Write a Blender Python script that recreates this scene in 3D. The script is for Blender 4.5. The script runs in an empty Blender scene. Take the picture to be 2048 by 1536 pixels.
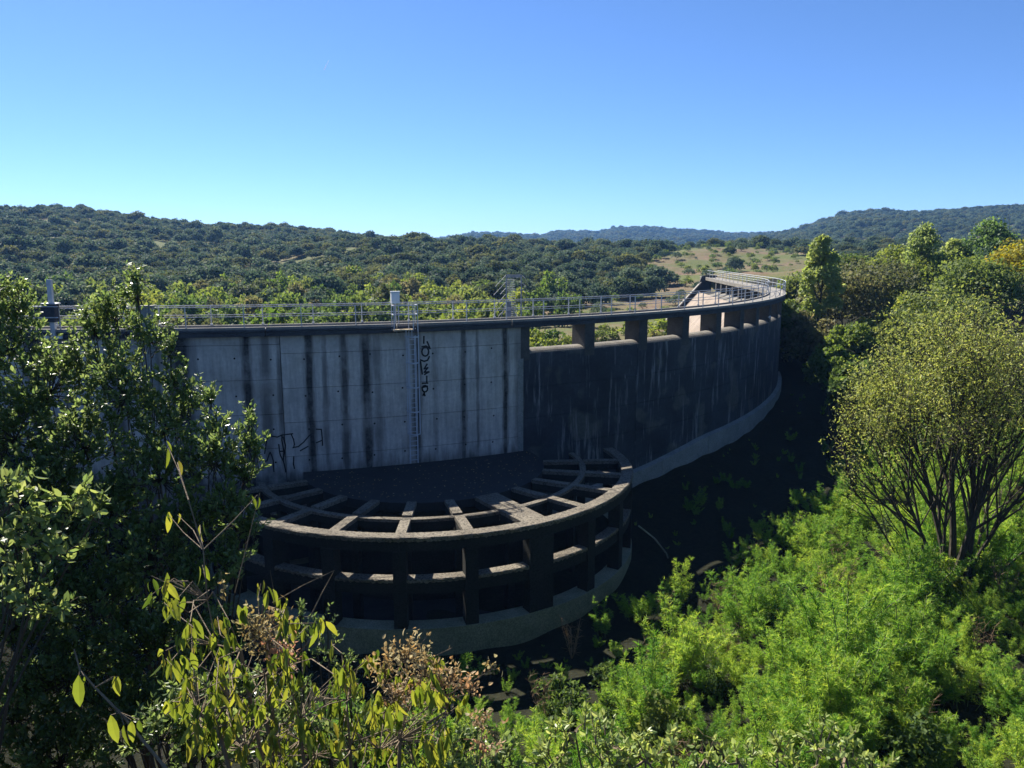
import bpy, math, random
import numpy as np
from mathutils import Vector, Matrix

R_ = math.radians
rng = np.random.default_rng(7)
random.seed(7)
scn = bpy.context.scene
COL = scn.collection

# ------------------------------------------------------------------ camera, sky, sun, exposure
CAM_Z = 4.2
PITCH = 9.691
cam_data = bpy.data.cameras.new("camera")
cam_data.sensor_width = 36.0
cam_data.lens = 1540.0 / 2048.0 * 36.0
cam_data.clip_start = 0.05
cam_data.clip_end = 20000
cam = bpy.data.objects.new("camera", cam_data)
cam.location = (0, 0, CAM_Z)
cam.rotation_euler = (R_(90 - PITCH), 0, 0)
COL.objects.link(cam)
scn.camera = cam

SUN_AZ, SUN_EL = -36.0, 43.0
SUN_DIR = Vector((math.sin(R_(SUN_AZ)) * math.cos(R_(SUN_EL)), math.cos(R_(SUN_AZ)) * math.cos(R_(SUN_EL)), math.sin(R_(SUN_EL))))
world = bpy.data.worlds.new("World")
scn.world = world
world.use_nodes = True
wn = world.node_tree
wn.nodes.clear()
sky = wn.nodes.new("ShaderNodeTexSky")
sky.sky_type = 'NISHITA'
sky.sun_disc = False
sky.sun_elevation = R_(SUN_EL)
sky.sun_rotation = R_(SUN_AZ)
sky.altitude = 3000
sky.air_density = 1.0
sky.dust_density = 0.8
sky.ozone_density = 10.0
hs = wn.nodes.new("ShaderNodeHueSaturation")
hs.inputs["Saturation"].default_value = 1.0
hs.inputs["Hue"].default_value = 0.498
wn.links.new(sky.outputs[0], hs.inputs["Color"])
bg = wn.nodes.new("ShaderNodeBackground")
bg.inputs["Strength"].default_value = 0.063
wo = wn.nodes.new("ShaderNodeOutputWorld")
tint = wn.nodes.new("ShaderNodeMix"); tint.data_type = 'RGBA'; tint.blend_type = 'MULTIPLY'; tint.inputs[0].default_value = 1.0
tint.inputs[7].default_value = (1.0, .968, 1.0, 1.0)
wn.links.new(hs.outputs[0], tint.inputs[6])
wn.links.new(tint.outputs[2], bg.inputs[0])
wn.links.new(bg.outputs[0], wo.inputs[0])

sun_data = bpy.data.lights.new("sun", 'SUN')
sun_data.energy = 5.0
sun_data.angle = R_(0.5)
sun_data.color = (1.0, 0.94, 0.84)
sun = bpy.data.objects.new("sun", sun_data)
sun.rotation_euler = SUN_DIR.to_track_quat('Z', 'Y').to_euler()
sun.location = (0, 0, 60)
COL.objects.link(sun)

vs = scn.view_settings
vs.view_transform = 'Standard'
vs.look = 'None'
vs.exposure = 1.4
vs.gamma = 1.0
vs.use_curve_mapping = False
scn.cycles.max_bounces = 6
scn.cycles.diffuse_bounces = 3
scn.cycles.glossy_bounces = 2
scn.cycles.transmission_bounces = 4
scn.cycles.volume_bounces = 0
scn.cycles.use_denoising = True


# ------------------------------------------------------------------ helpers: objects
def tag(o, label=None, cat=None, group=None, kind=None):
    if label: o["label"] = label
    if cat: o["category"] = cat
    if group: o["group"] = group
    if kind: o["kind"] = kind
    return o


def empty(name, loc=(0, 0, 0), parent=None):
    o = bpy.data.objects.new(name, None)
    o.empty_display_size = 0.3
    o.location = loc
    if parent: o.parent = parent
    COL.objects.link(o)
    return o


def build_mesh(name, parts, mats, smooth=False, uv=None):
    """parts: list of (V (n,3), F (m,k), material index)"""
    me = bpy.data.meshes.new(name)
    Vs, loops, starts, totals, mi = [], [], [], [], []
    off = 0
    lo = 0
    for V, F, m in parts:
        V = np.asarray(V, np.float32).reshape(-1, 3)
        Vs.append(V)
        groups = [F] if isinstance(F, np.ndarray) else None
        if groups is None:
            by = {}
            for f in F: by.setdefault(len(f), []).append(f)
            groups = [np.array(x) for x in by.values()]
        for G in groups:
            if len(G) == 0: continue
            k = G.shape[1]
            loops.append((G + off).ravel())
            starts.append(lo + np.arange(len(G)) * k)
            totals.append(np.full(len(G), k))
            mi.append(np.full(len(G), m))
            lo += len(G) * k
        off += len(V)
    V = np.concatenate(Vs)
    L = np.concatenate(loops).astype(np.int32)
    S = np.concatenate(starts).astype(np.int32)
    T = np.concatenate(totals).astype(np.int32)
    M = np.concatenate(mi).astype(np.int32)
    me.vertices.add(len(V)); me.vertices.foreach_set("co", V.ravel())
    me.loops.add(len(L)); me.loops.foreach_set("vertex_index", L)
    me.polygons.add(len(S)); me.polygons.foreach_set("loop_start", S); me.polygons.foreach_set("loop_total", T)
    me.polygons.foreach_set("material_index", M)
    me.polygons.foreach_set("use_smooth", np.full(len(S), bool(smooth)))
    for m in mats: me.materials.append(m)
    if uv is not None:
        lay = me.uv_layers.new(name="UVMap")
        lay.data.foreach_set("uv", np.asarray(uv, np.float32)[L].ravel())
    me.update(calc_edges=True)
    return me


def link(name, me, parent=None, loc=None):
    o = bpy.data.objects.new(name, me)
    if parent: o.parent = parent
    if loc is not None: o.location = loc
    COL.objects.link(o)
    return o


BOXF = [(0, 3, 2, 1), (4, 5, 6, 7), (0, 1, 5, 4), (1, 2, 6, 5), (2, 3, 7, 6), (3, 0, 4, 7)]


class MB:
    def __init__(s): s.v = []; s.f = []
    def add(s, V, F):
        o = len(s.v); s.v += [tuple(p) for p in V]; s.f += [tuple(i + o for i in f) for f in F]
        return s
    def box(s, c, size, ax=None):
        """c centre, size full, ax optional (x,y,z) axis vectors"""
        c = Vector(c); X, Y, Z = ax or (Vector((1, 0, 0)), Vector((0, 1, 0)), Vector((0, 0, 1)))
        h = [a / 2 for a in size]
        P = [c + X * (sx * h[0]) + Y * (sy * h[1]) + Z * (sz * h[2]) for sz in (-1, 1) for sx, sy in ((-1, -1), (1, -1), (1, 1), (-1, 1))]
        return s.add(P, BOXF)
    def bar(s, a, b, w, d=None, n=0):
        """rectangular or n-sided bar from a to b"""
        a = Vector(a); b = Vector(b); D = (b - a).normalized()
        U = Vector((0, 0, 1)) if abs(D.z) < .95 else Vector((0, 1, 0))
        X = D.cross(U).normalized(); Y = X.cross(D)
        if n == 0:
            d = d or w
            P = [p + X * sx * w / 2 + Y * sy * d / 2 for p in (a, b) for sx, sy in ((-1, -1), (1, -1), (1, 1), (-1, 1))]
            return s.add(P, [(0, 1, 2, 3), (7, 6, 5, 4), (0, 4, 5, 1), (1, 5, 6, 2), (2, 6, 7, 3), (3, 7, 4, 0)])
        P = [p + X * math.cos(2 * math.pi * i / n) * w / 2 + Y * math.sin(2 * math.pi * i / n) * w / 2 for p in (a, b) for i in range(n)]
        F = [(i, i + n, (i + 1) % n + n, (i + 1) % n) for i in range(n)] + [tuple(range(n)), tuple(range(2 * n - 1, n - 1, -1))]
        return s.add(P, F)
    def mesh(s, name, m): return build_mesh(name, [(np.array(s.v), s.f, 0)], [m])
    def make(s, name, m, parent=None): return link(name, s.mesh(name, m), parent)


# ------------------------------------------------------------------ helpers: materials
def new_mat(name):
    m = bpy.data.materials.new(name); m.use_nodes = True
    nt = m.node_tree; nt.nodes.clear()
    out = nt.nodes.new("ShaderNodeOutputMaterial")
    return m, nt, out


def nd(nt, typ, ins=None, **props):
    n = nt.nodes.new(typ)
    for k, v in props.items(): setattr(n, k, v)
    for k, v in (ins or {}).items():
        if isinstance(v, bpy.types.NodeSocket): nt.links.new(v, n.inputs[k])
        else: n.inputs[k].default_value = v
    return n


def rgb(c): return (c[0], c[1], c[2], 1.0)


def ramp(nt, fac, stops, interp='LINEAR'):
    n = nt.nodes.new("ShaderNodeValToRGB"); cr = n.color_ramp; cr.interpolation = interp
    while len(cr.elements) > 1: cr.elements.remove(cr.elements[-1])
    for i, (p, c) in enumerate(stops):
        e = cr.elements[0] if i == 0 else cr.elements.new(p)
        e.position = p; e.color = rgb(c) if len(c) == 3 else c
    nt.links.new(fac, n.inputs[0])
    return n.outputs[0]


def mix(nt, fac, a, b, mode='MIX'):
    n = nt.nodes.new("ShaderNodeMix"); n.data_type = 'RGBA'; n.blend_type = mode
    for sock, v in ((n.inputs[0], fac), (n.inputs[6], a), (n.inputs[7], b)):
        if isinstance(v, bpy.types.NodeSocket): nt.links.new(v, sock)
        elif isinstance(v, (int, float)): sock.default_value = v
        else: sock.default_value = rgb(v)
    return n.outputs[2]


def math_(nt, op, a, b=0.0, c=0.0, clamp=False):
    n = nt.nodes.new("ShaderNodeMath"); n.operation = op; n.use_clamp = clamp
    for s, v in zip(n.inputs, (a, b, c)):
        if isinstance(v, bpy.types.NodeSocket): nt.links.new(v, s)
        else: s.default_value = v
    return n.outputs[0]


def noise(nt, vec, scale, detail=4, rough=.6, dist=0.0):
    n = nd(nt, "ShaderNodeTexNoise", {"Scale": scale, "Detail": detail, "Roughness": rough, "Distortion": dist})
    if vec is not None: nt.links.new(vec, n.inputs["Vector"])
    return n.outputs[0]


def stretch(nt, vec, s):
    return nd(nt, "ShaderNodeMapping", {"Vector": vec, "Scale": s}).outputs[0]


def principled(nt, out, color, rough=.85, bump=None, bstr=.3, bdist=.02, metal=0.0, spec=.3):
    p = nd(nt, "ShaderNodeBsdfPrincipled", {"Roughness": rough, "Metallic": metal, "Specular IOR Level": spec})
    if isinstance(color, bpy.types.NodeSocket): nt.links.new(color, p.inputs["Base Color"])
    else: p.inputs["Base Color"].default_value = rgb(color)
    if bump is not None:
        b = nd(nt, "ShaderNodeBump", {"Strength": bstr, "Distance": bdist, "Height": bump})
        nt.links.new(b.outputs[0], p.inputs["Normal"])
    nt.links.new(p.outputs[0], out.inputs["Surface"])
    return p


def concrete(name, c1, c2, pit=.0, scale=1.0, bstr=.4, dark=(.02, .02, .02)):
    m, nt, out = new_mat(name)
    co = nd(nt, "ShaderNodeTexCoord").outputs["Object"]
    n1 = noise(nt, co, .9 * scale, 6, .65)
    n2 = noise(nt, co, 9 * scale, 5, .7)
    col = ramp(nt, n1, [(.3, c1), (.7, c2)])
    col = mix(nt, .55, col, ramp(nt, n2, [(.3, (.35, .35, .35)), (.7, (1.2, 1.2, 1.2))]), 'MULTIPLY')
    if pit:
        pits = ramp(nt, noise(nt, co, 16 * scale, 3, .7), [(.42, (1, 1, 1)), (.56, (0, 0, 0))])
        col = mix(nt, math_(nt, 'MULTIPLY', pits, pit), dark, col)
        f = nt.nodes[-1]
        f.inputs[0].default_value = 0
        nt.links.new(math_(nt, 'SUBTRACT', 1.0, math_(nt, 'MULTIPLY', math_(nt, 'SUBTRACT', 1.0, pits), pit)), f.inputs[0])
    principled(nt, out, col, .9, n2, bstr, .04)
    return m


def plain(name, c, rough=.5, metal=0.0, var=.25, scale=6, spec=.4):
    m, nt, out = new_mat(name)
    co = nd(nt, "ShaderNodeTexCoord").outputs["Object"]
    n1 = noise(nt, co, scale, 4, .6)
    lo = tuple(x * (1 - var) for x in c); hi = tuple(min(1, x * (1 + var)) for x in c)
    principled(nt, out, ramp(nt, n1, [(.3, lo), (.7, hi)]), rough, None, metal=metal, spec=spec)
    return m


def foliage(name, cols, trans=.35, rough=.55, spec=.25, tcol=None, big=None):
    """leaf colour differs from leaf to leaf (random per island); thin leaves let some light through"""
    m, nt, out = new_mat(name)
    g = nd(nt, "ShaderNodeNewGeometry")
    stops = [((i + .5) / len(cols), c) for i, c in enumerate(cols)]
    col = ramp(nt, g.outputs["Random Per Island"], stops)
    oi = nd(nt, "ShaderNodeObjectInfo")
    hs = nd(nt, "ShaderNodeHueSaturation", {"Color": col})
    nt.links.new(math_(nt, 'MULTIPLY_ADD', oi.outputs["Random"], .5, .72), hs.inputs["Value"])
    nt.links.new(math_(nt, 'MULTIPLY_ADD', oi.outputs["Random"], -.05, .52), hs.inputs["Hue"])
    col = hs.outputs[0]
    p = nd(nt, "ShaderNodeBsdfPrincipled", {"Roughness": rough, "Specular IOR Level": spec, "Base Color": col})
    t = nd(nt, "ShaderNodeBsdfTranslucent")
    tc = nd(nt, "ShaderNodeHueSaturation", {"Hue": .48, "Saturation": 1.1, "Value": 1.5, "Color": col})
    nt.links.new(tc.outputs[0], t.inputs[0])
    mx = nd(nt, "ShaderNodeMixShader", {0: trans})
    nt.links.new(p.outputs[0], mx.inputs[1]); nt.links.new(t.outputs[0], mx.inputs[2])
    nt.links.new(mx.outputs[0], out.inputs["Surface"])
    return m


# ------------------------------------------------------------------ dam geometry in plan
CX, CY, RAD = -26.53, 101.46, 58.53
A_END = -5.0


def dam(a, r=0.0, z=0.0):
    """point at dam angle a (degrees), r metres outside the upstream face, height z"""
    if a <= A_END:
        t = R_(a); return (CX + (RAD + r) * math.cos(t), CY + (RAD + r) * math.sin(t), z)
    t = R_(A_END); s = R_(a - A_END) * RAD
    return (CX + (RAD + r) * math.cos(t) - s * math.sin(t), CY + (RAD + r) * math.sin(t) + s * math.cos(t), z)


def dam_axes(a):
    t = R_(min(a, A_END))
    return Vector((-math.sin(t), math.cos(t), 0)), Vector((math.cos(t), math.sin(t), 0)), Vector((0, 0, 1))


def sweep(prof, a0, a1, step, pt=dam):
    """closed profile [(r,z)] (or function of angle) swept along the dam"""
    n = max(1, int(math.ceil((a1 - a0) / step)))
    V, F, uv = [], [], []
    for i in range(n + 1):
        a = a0 + (a1 - a0) * i / n
        P = prof(a) if callable(prof) else prof
        for r, z in P: V.append(pt(a, r, z)); uv.append(((a + 100.0) / 100.0, z / 20.0 + 1.0))
    k = len(P)
    for i in range(n):
        for j in range(k):
            F.append((i * k + j, (i + 1) * k + j, (i + 1) * k + (j + 1) % k, i * k + (j + 1) % k))
    F.append(tuple(range(k))[::1]); F.append(tuple(n * k + j for j in range(k))[::-1])
    return V, F, uv


def swept(name, prof, a0, a1, step, m, parent, pt=dam, smooth=False):
    V, F, uv = sweep(prof, a0, a1, step, pt)
    me = build_mesh(name, [(np.array(V), F, 0)], [m], uv=np.array(uv))
    return link(name, me, parent)


# ------------------------------------------------------------------ terrain heights
def sm(e0, e1, x):
    t = np.clip((x - e0) / (e1 - e0), 0, 1); return t * t * (3 - 2 * t)


F_PX, HOR = 1540.0, 505.0
_cp, _sp = math.cos(R_(PITCH)), math.sin(R_(PITCH))


def at(px, py, Y):
    """the point Y metres ahead that the photograph shows at (px, py)"""
    x = px - 1024.0; y = 768.0 - py
    d = Vector((x, F_PX * _cp + y * _sp, -F_PX * _sp + y * _cp))
    d *= Y / d.y
    return Vector((d.x, d.y, d.z + CAM_Z))


def crest_h(tab, dist, lower):
    """skyline table (px,py) -> arrays of (tan azimuth, ground height at distance)"""
    tx, tz = [], []
    for px, py in tab:
        d = at(px, py, 1.0); hor = math.hypot(d.x, 1.0)
        tx.append(d.x); tz.append(CAM_Z + (d.z - CAM_Z) / hor * dist - lower)
    return np.array(tx), np.array(tz)


HILLS = [  # skyline, crest distance, tree height, foot distance, foot height
    (crest_h([(-900, 400), (-300, 405), (0, 413), (100, 414), (200, 421), (300, 433), (400, 447), (500, 450), (600, 455), (700, 466), (800, 478), (900, 492), (1000, 510), (1200, 530), (3000, 540)], 620, 4.5), 620, 175, -9.5),
    (crest_h([(-900, 530), (300, 520), (450, 500), (600, 486), (700, 477), (900, 481), (1000, 487), (1100, 492), (1200, 492), (1300, 489), (1420, 482), (1560, 486), (1700, 488), (1900, 488), (2100, 486), (3000, 480)], 400, 3.0), 400, 150, -9.0),
]
FAR = [
    (crest_h([(-900, 560), (500, 520), (850, 482), (880, 478), (950, 467), (1000, 466), (1050, 469), (1085, 471), (1100, 464), (1115, 462), (1160, 464), (1200, 466), (1230, 457), (1290, 455), (1330, 460), (1360, 463), (1450, 466), (1600, 467), (1800, 475), (2100, 490), (3000, 520)], 2100, 6.0), 2100, 1150, 0.0),
    (crest_h([(-900, 560), (1200, 540), (1400, 500), (1540, 474), (1570, 467), (1600, 460), (1640, 445), (1690, 427), (1720, 423), (1760, 422), (1830, 425), (1900, 425), (1960, 421), (2048, 414), (2300, 405), (3000, 420)], 1300, 4.5), 1300, 620, 0.0),
]


def wob(x, y, s=1.0):
    return (np.sin(x * .11 * s + 1.3) * np.cos(y * .13 * s + .7) + .6 * np.sin(x * .27 * s - y * .21 * s) + .35 * np.sin(x * .63 * s + y * .57 * s + 2))


def hill_z(H, x, y):
    (tx, tz), rc, r0, z0 = H
    r = np.hypot(x, y); t = x / np.maximum(y, 1e-3); t = np.where(y <= 0, np.where(x < 0, -3, 3), t)
    zc = np.interp(t, tx, tz)
    up = sm(r0, rc, r) * .45 + np.clip((r - r0) / (rc - r0), 0, 1) * .55
    dn = np.clip((r - rc) / rc, 0, 1)
    return z0 + (zc - z0) * up - dn * np.maximum(zc, 10) * .5


def ground_z(x, y):
    x = np.asarray(x, float); y = np.asarray(y, float)
    # reservoir side
    zu = np.interp(y, [-5, 18, 40, 55, 73, 85, 100, 120, 140, 160, 400], [-13.5, -14.3, -14.2, -13.2, -12.0, -11.0, -8.2, -3.6, -1.0, -4.0, -4.0])
    zu = zu + .045 * np.clip(x, -10, 60) + .2 * wob(x, y, 2.0)
    left = sm(-18, -34, x)
    zu = zu * (1 - left) + left * (-3 - .02 * y)
    bank = 2.55 - .80 * np.maximum(0, y + .35 * np.clip(x, -6, 3) + 1.0) + .12 * wob(x, y, 9.0) - .02 * np.clip(x, 0, 80)
    bank = np.minimum(bank, 3.0)
    zu = np.maximum(zu, bank)
    # valley below the dam
    zd = -9.3 + .35 * wob(x, y, .7)
    for H in HILLS: zd = np.maximum(zd, hill_z(H, x, y) + 1.2 * wob(x, y, .35) * sm(150, 260, np.hypot(x, y)))
    for H in FAR: zd = np.maximum(zd, np.where(np.hypot(x, y) > 560, hill_z(H, x, y) + 3 * wob(x, y, .08), -99))
    # which side: inside the dam's arc (and its straight end) is downstream
    d = RAD - np.hypot(x - CX, y - CY)
    t = R_(A_END); ex, ey = CX + RAD * math.cos(t), CY + RAD * math.sin(t)
    d2 = -((x - ex) * math.cos(t) + (y - ey) * math.sin(t))
    d = np.where(y > ey, d2, d)
    w = np.maximum(sm(.3, 2.0, d), sm(138, 165, y))
    return zu * (1 - w) + zd * w


# ------------------------------------------------------------------ ground sheet
def ground_material():
    m, nt, out = new_mat("ground_soil")
    co = nd(nt, "ShaderNodeTexCoord").outputs["Object"]
    n1 = noise(nt, co, .035, 6, .6); n2 = noise(nt, co, .35, 5, .7); n3 = noise(nt, co, 3.0, 4, .7)
    dry = ramp(nt, n2, [(.3, (.1, .068, .044)), (.55, (.165, .115, .076)), (.75, (.22, .165, .115))])
    grn = ramp(nt, n3, [(.3, (.045, .06, .018)), (.7, (.13, .14, .05))])
    col = mix(nt, ramp(nt, n1, [(.38, (0, 0, 0)), (.56, (1, 1, 1))]), dry, grn)
    col = mix(nt, ramp(nt, n2, [(.55, (0, 0, 0)), (.68, (.8, .8, .8))]), col, grn)
    sx = nd(nt, "ShaderNodeSeparateXYZ", {0: co})
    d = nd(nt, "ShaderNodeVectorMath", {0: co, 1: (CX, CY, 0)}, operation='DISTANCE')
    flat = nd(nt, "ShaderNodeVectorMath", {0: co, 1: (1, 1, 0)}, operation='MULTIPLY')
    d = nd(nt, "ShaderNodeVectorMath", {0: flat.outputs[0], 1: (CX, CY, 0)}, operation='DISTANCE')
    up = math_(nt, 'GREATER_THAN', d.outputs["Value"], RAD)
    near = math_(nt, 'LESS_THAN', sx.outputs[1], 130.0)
    floor_soil = ramp(nt, n3, [(.3, (.008, .009, .005)), (.7, (.024, .025, .013))])  # near-black soil colour for the whole reservoir side
    col = mix(nt, math_(nt, 'MULTIPLY', up, near), col, floor_soil)
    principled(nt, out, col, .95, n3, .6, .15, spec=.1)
    return m


M_GROUND = ground_material()
naz = 300
azs = np.radians(np.concatenate([np.linspace(-180, -62, 30, endpoint=False), np.linspace(-62, 62, naz - 60, endpoint=False), np.linspace(62, 180, 31)]))
rs = np.concatenate([[.4], np.geomspace(1.2, 2700, 430)])
AZ, RR = np.meshgrid(azs, rs)
GX, GY = RR * np.sin(AZ), RR * np.cos(AZ)
GV = np.stack([GX, GY, ground_z(GX, GY)], -1).reshape(-1, 3)
nr, nc = AZ.shape
ii, jj = np.meshgrid(np.arange(nr - 1), np.arange(nc - 1), indexing='ij')
GF = np.stack([ii * nc + jj, ii * nc + jj + 1, (ii + 1) * nc + jj + 1, (ii + 1) * nc + jj], -1).reshape(-1, 4)[:, ::-1]
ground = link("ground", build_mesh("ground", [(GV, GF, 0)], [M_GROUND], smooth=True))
tag(ground, "dry grassy valley floor and hillsides around the dam", kind="structure")

# ------------------------------------------------------------------ concrete materials of the dam
STAINS = [(-90.3, .30, 1), (-88.7, .2, .6), (-86.0, .3, .8), (-82.45, .38, 1), (-81.75, .12, .4), (-78.95, .17, 1), (-77.95, .2, .7), (-77.2, .09, .7), (-75.55, .17, 1), (-74.7, .1, .6),
          (-73.6, .15, .85), (-72.3, .2, 1), (-71.65, .18, .55), (-69.3, .16, .9), (-68.2, .1, .35), (-66.35, .13, .9), (-65.43, .07, .6), (-63.5, .13, 1.0), (-62.5, .22, .6)]


def wall_material(name, light):
    m, nt, out = new_mat(name)
    uvn = nd(nt, "ShaderNodeUVMap", uv_map="UVMap")
    sx = nd(nt, "ShaderNodeSeparateXYZ", {0: uvn.outputs[0]})
    u, v = sx.outputs[0], sx.outputs[1]
    co = nd(nt, "ShaderNodeTexCoord").outputs["Object"]
    n1 = noise(nt, co, .5, 6, .65); n2 = noise(nt, co, 5, 6, .7)
    drip = noise(nt, stretch(nt, uvn.outputs[0], (420, 7, 1)), 1.0, 5, .7)
    drip2 = noise(nt, stretch(nt, uvn.outputs[0], (150, 3, 1)), 1.0, 4, .6)
    if light:
        base = ramp(nt, n1, [(.3, (.45, .42, .375)), (.7, (.68, .64, .565))])
        base = mix(nt, .5, base, ramp(nt, n2, [(.3, (.6, .6, .6)), (.7, (1.15, 1.15, 1.15))]), 'MULTIPLY')
        base = mix(nt, .55, base, ramp(nt, drip, [(.35, (.55, .55, .57)), (.6, (1.1, 1.1, 1.1))]), 'MULTIPLY')
        # long dark water stains below the joints of the crest beam; they waver with height
        wv = noise(nt, stretch(nt, uvn.outputs[0], (40, 5, 1)), 1.0, 3, .5)
        wv2 = noise(nt, stretch(nt, uvn.outputs[0], (700, 14, 1)), 1.0, 3, .6)
        uu = math_(nt, 'ADD', u, math_(nt, 'MULTIPLY', math_(nt, 'SUBTRACT', wv, .5), .0016))
        uu = math_(nt, 'ADD', uu, math_(nt, 'MULTIPLY', math_(nt, 'SUBTRACT', wv2, .5), .0030))
        acc = None
        for a, w, k in STAINS:
            dd = math_(nt, 'ABSOLUTE', math_(nt, 'SUBTRACT', uu, (a + 100) / 100))
            s = math_(nt, 'MULTIPLY', math_(nt, 'MULTIPLY_ADD', dd, -1.0 / (w / 100 * 1.6), 1.4, clamp=True), k)
            acc = s if acc is None else math_(nt, 'MAXIMUM', acc, s)
        top = math_(nt, 'MULTIPLY', math_(nt, 'MULTIPLY_ADD', v, 12.0, -11.0, clamp=True), math_(nt, 'MULTIPLY', ramp(nt, drip, [(.4, (0, 0, 0)), (.6, (1, 1, 1))]), .8))
        low = math_(nt, 'MULTIPLY_ADD', math_(nt, 'ADD', v, math_(nt, 'MULTIPLY', math_(nt, 'SUBTRACT', drip2, .5), .16)), -18.0, 10.8, clamp=True)
        acc = math_(nt, 'MAXIMUM', math_(nt, 'MAXIMUM', acc, top), math_(nt, 'MULTIPLY', low, .85))
        brk = ramp(nt, noise(nt, stretch(nt, uvn.outputs[0], (55, 9, 1)), 1.0, 5, .65), [(.3, (.5, .5, .5)), (.5, (1, 1, 1))])
        acc = math_(nt, 'MULTIPLY', math_(nt, 'MULTIPLY', acc, brk), math_(nt, 'MULTIPLY_ADD', n2, .5, .68, clamp=True))
        och = math_(nt, 'MULTIPLY', ramp(nt, noise(nt, co, .35, 3, .5), [(.55, (0, 0, 0)), (.7, (1, 1, 1))]), .4)
        base = mix(nt, och, base, (.24, .2, .13))
        col = mix(nt, acc, base, (.012, .013, .015))
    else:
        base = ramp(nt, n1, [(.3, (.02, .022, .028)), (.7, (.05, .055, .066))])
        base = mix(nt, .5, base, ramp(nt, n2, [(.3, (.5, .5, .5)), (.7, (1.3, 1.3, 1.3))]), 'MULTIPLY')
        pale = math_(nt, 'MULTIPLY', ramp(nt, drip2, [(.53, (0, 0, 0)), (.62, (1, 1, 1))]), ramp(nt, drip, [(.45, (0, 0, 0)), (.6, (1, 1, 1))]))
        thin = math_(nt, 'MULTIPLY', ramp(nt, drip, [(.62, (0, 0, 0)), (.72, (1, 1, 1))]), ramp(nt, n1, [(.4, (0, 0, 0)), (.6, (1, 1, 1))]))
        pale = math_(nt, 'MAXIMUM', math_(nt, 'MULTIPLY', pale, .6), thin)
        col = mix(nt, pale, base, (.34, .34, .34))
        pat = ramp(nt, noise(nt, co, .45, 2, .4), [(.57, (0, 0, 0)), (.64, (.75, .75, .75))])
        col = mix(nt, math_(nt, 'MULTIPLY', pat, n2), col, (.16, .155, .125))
    principled(nt, out, col, .85, n2, .25, .03)
    return m


M_LIGHT = wall_material("weathered_concrete", True)
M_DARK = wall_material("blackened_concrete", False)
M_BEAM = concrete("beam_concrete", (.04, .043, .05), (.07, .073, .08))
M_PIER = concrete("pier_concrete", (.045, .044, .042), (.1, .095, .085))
M_SILL = concrete("sill_concrete", (.16, .145, .12), (.3, .275, .23), pit=.5)
M_PLINTH = concrete("footing_concrete", (.22, .23, .21), (.34, .34, .31))
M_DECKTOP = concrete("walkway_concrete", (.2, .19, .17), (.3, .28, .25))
M_CORE = concrete("joint_concrete", (.01, .01, .011), (.025, .025, .025))


def face_material():
    m, nt, out = new_mat("downstream_concrete")
    uvn = nd(nt, "ShaderNodeUVMap", uv_map="UVMap").outputs[0]
    co = nd(nt, "ShaderNodeTexCoord").outputs["Object"]
    n1 = noise(nt, co, .4, 5, .6); n2 = noise(nt, co, 6, 5, .7)
    col = ramp(nt, n1, [(.3, (.21, .165, .125)), (.7, (.31, .25, .2))])
    dr = noise(nt, stretch(nt, uvn, (260, 5, 1)), 1.0, 4, .7)
    col = mix(nt, .6, col, ramp(nt, dr, [(.35, (.5, .5, .5)), (.6, (1.15, 1.15, 1.15))]), 'MULTIPLY')
    col = mix(nt, .4, col, ramp(nt, n2, [(.3, (.5, .5, .5)), (.7, (1.2, 1.2, 1.2))]), 'MULTIPLY')
    principled(nt, out, col, .9, n2, .3, .04)
    return m


M_FACE = face_material()

# ------------------------------------------------------------------ the dam
DAM = empty("dam", (CX, CY, 0))
tag(DAM, "long curved concrete dam with stained wall, spillway openings and walkway on its crest", "dam")
inv = Matrix.Translation((-CX, -CY, 0))


def dpart(name, V, F, m, uv=None):
    V = np.array(V) - np.array([CX, CY, 0])
    return link(name, build_mesh(name, [(V, F, 0)], [m], uv=uv), DAM)


def dswept(name, prof, a0, a1, step, m):
    V, F, uv = sweep(prof, a0, a1, step)
    return dpart(name, V, F, m, np.array(uv))


ZS = -2.25          # spillway lip
A0, A1 = -108.0, 33.0
SPILL0 = -62.0
# inner body: a plain core behind the face panels, battered on the downstream side
dswept("wall_core", [(-.22, -.56), (-.22, -20), (-9, -20), (-7.9, -9.6), (-1.5, -.56)], A0, SPILL0, 2.5, M_CORE)
dswept("wall_core", [(-.22, -2.4), (-.22, -20), (-9.0, -20), (-8.3, -9.6), (-2.4, -2.65), (-1.2, -2.35)], SPILL0, A1, 2.5, M_CORE)
# downstream face: lifts about 1.4 m high, each a course of its own
for k in range(6):
    z1 = -2.55 - 1.3 * k; z0 = z1 - 1.28
    r1 = -2.66 - .86 * 1.3 * k; r0 = r1 - .86 * 1.28
    for a in np.arange(-16, A1 - .1, 7.0):
        dswept("face_course", [(r1 - .05, z1), (r1 + .1, z1), (r0 + .1, z0), (r0 - .05, z0)], a + .02, min(a + 6.97, A1), 1.75, M_FACE)
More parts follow.
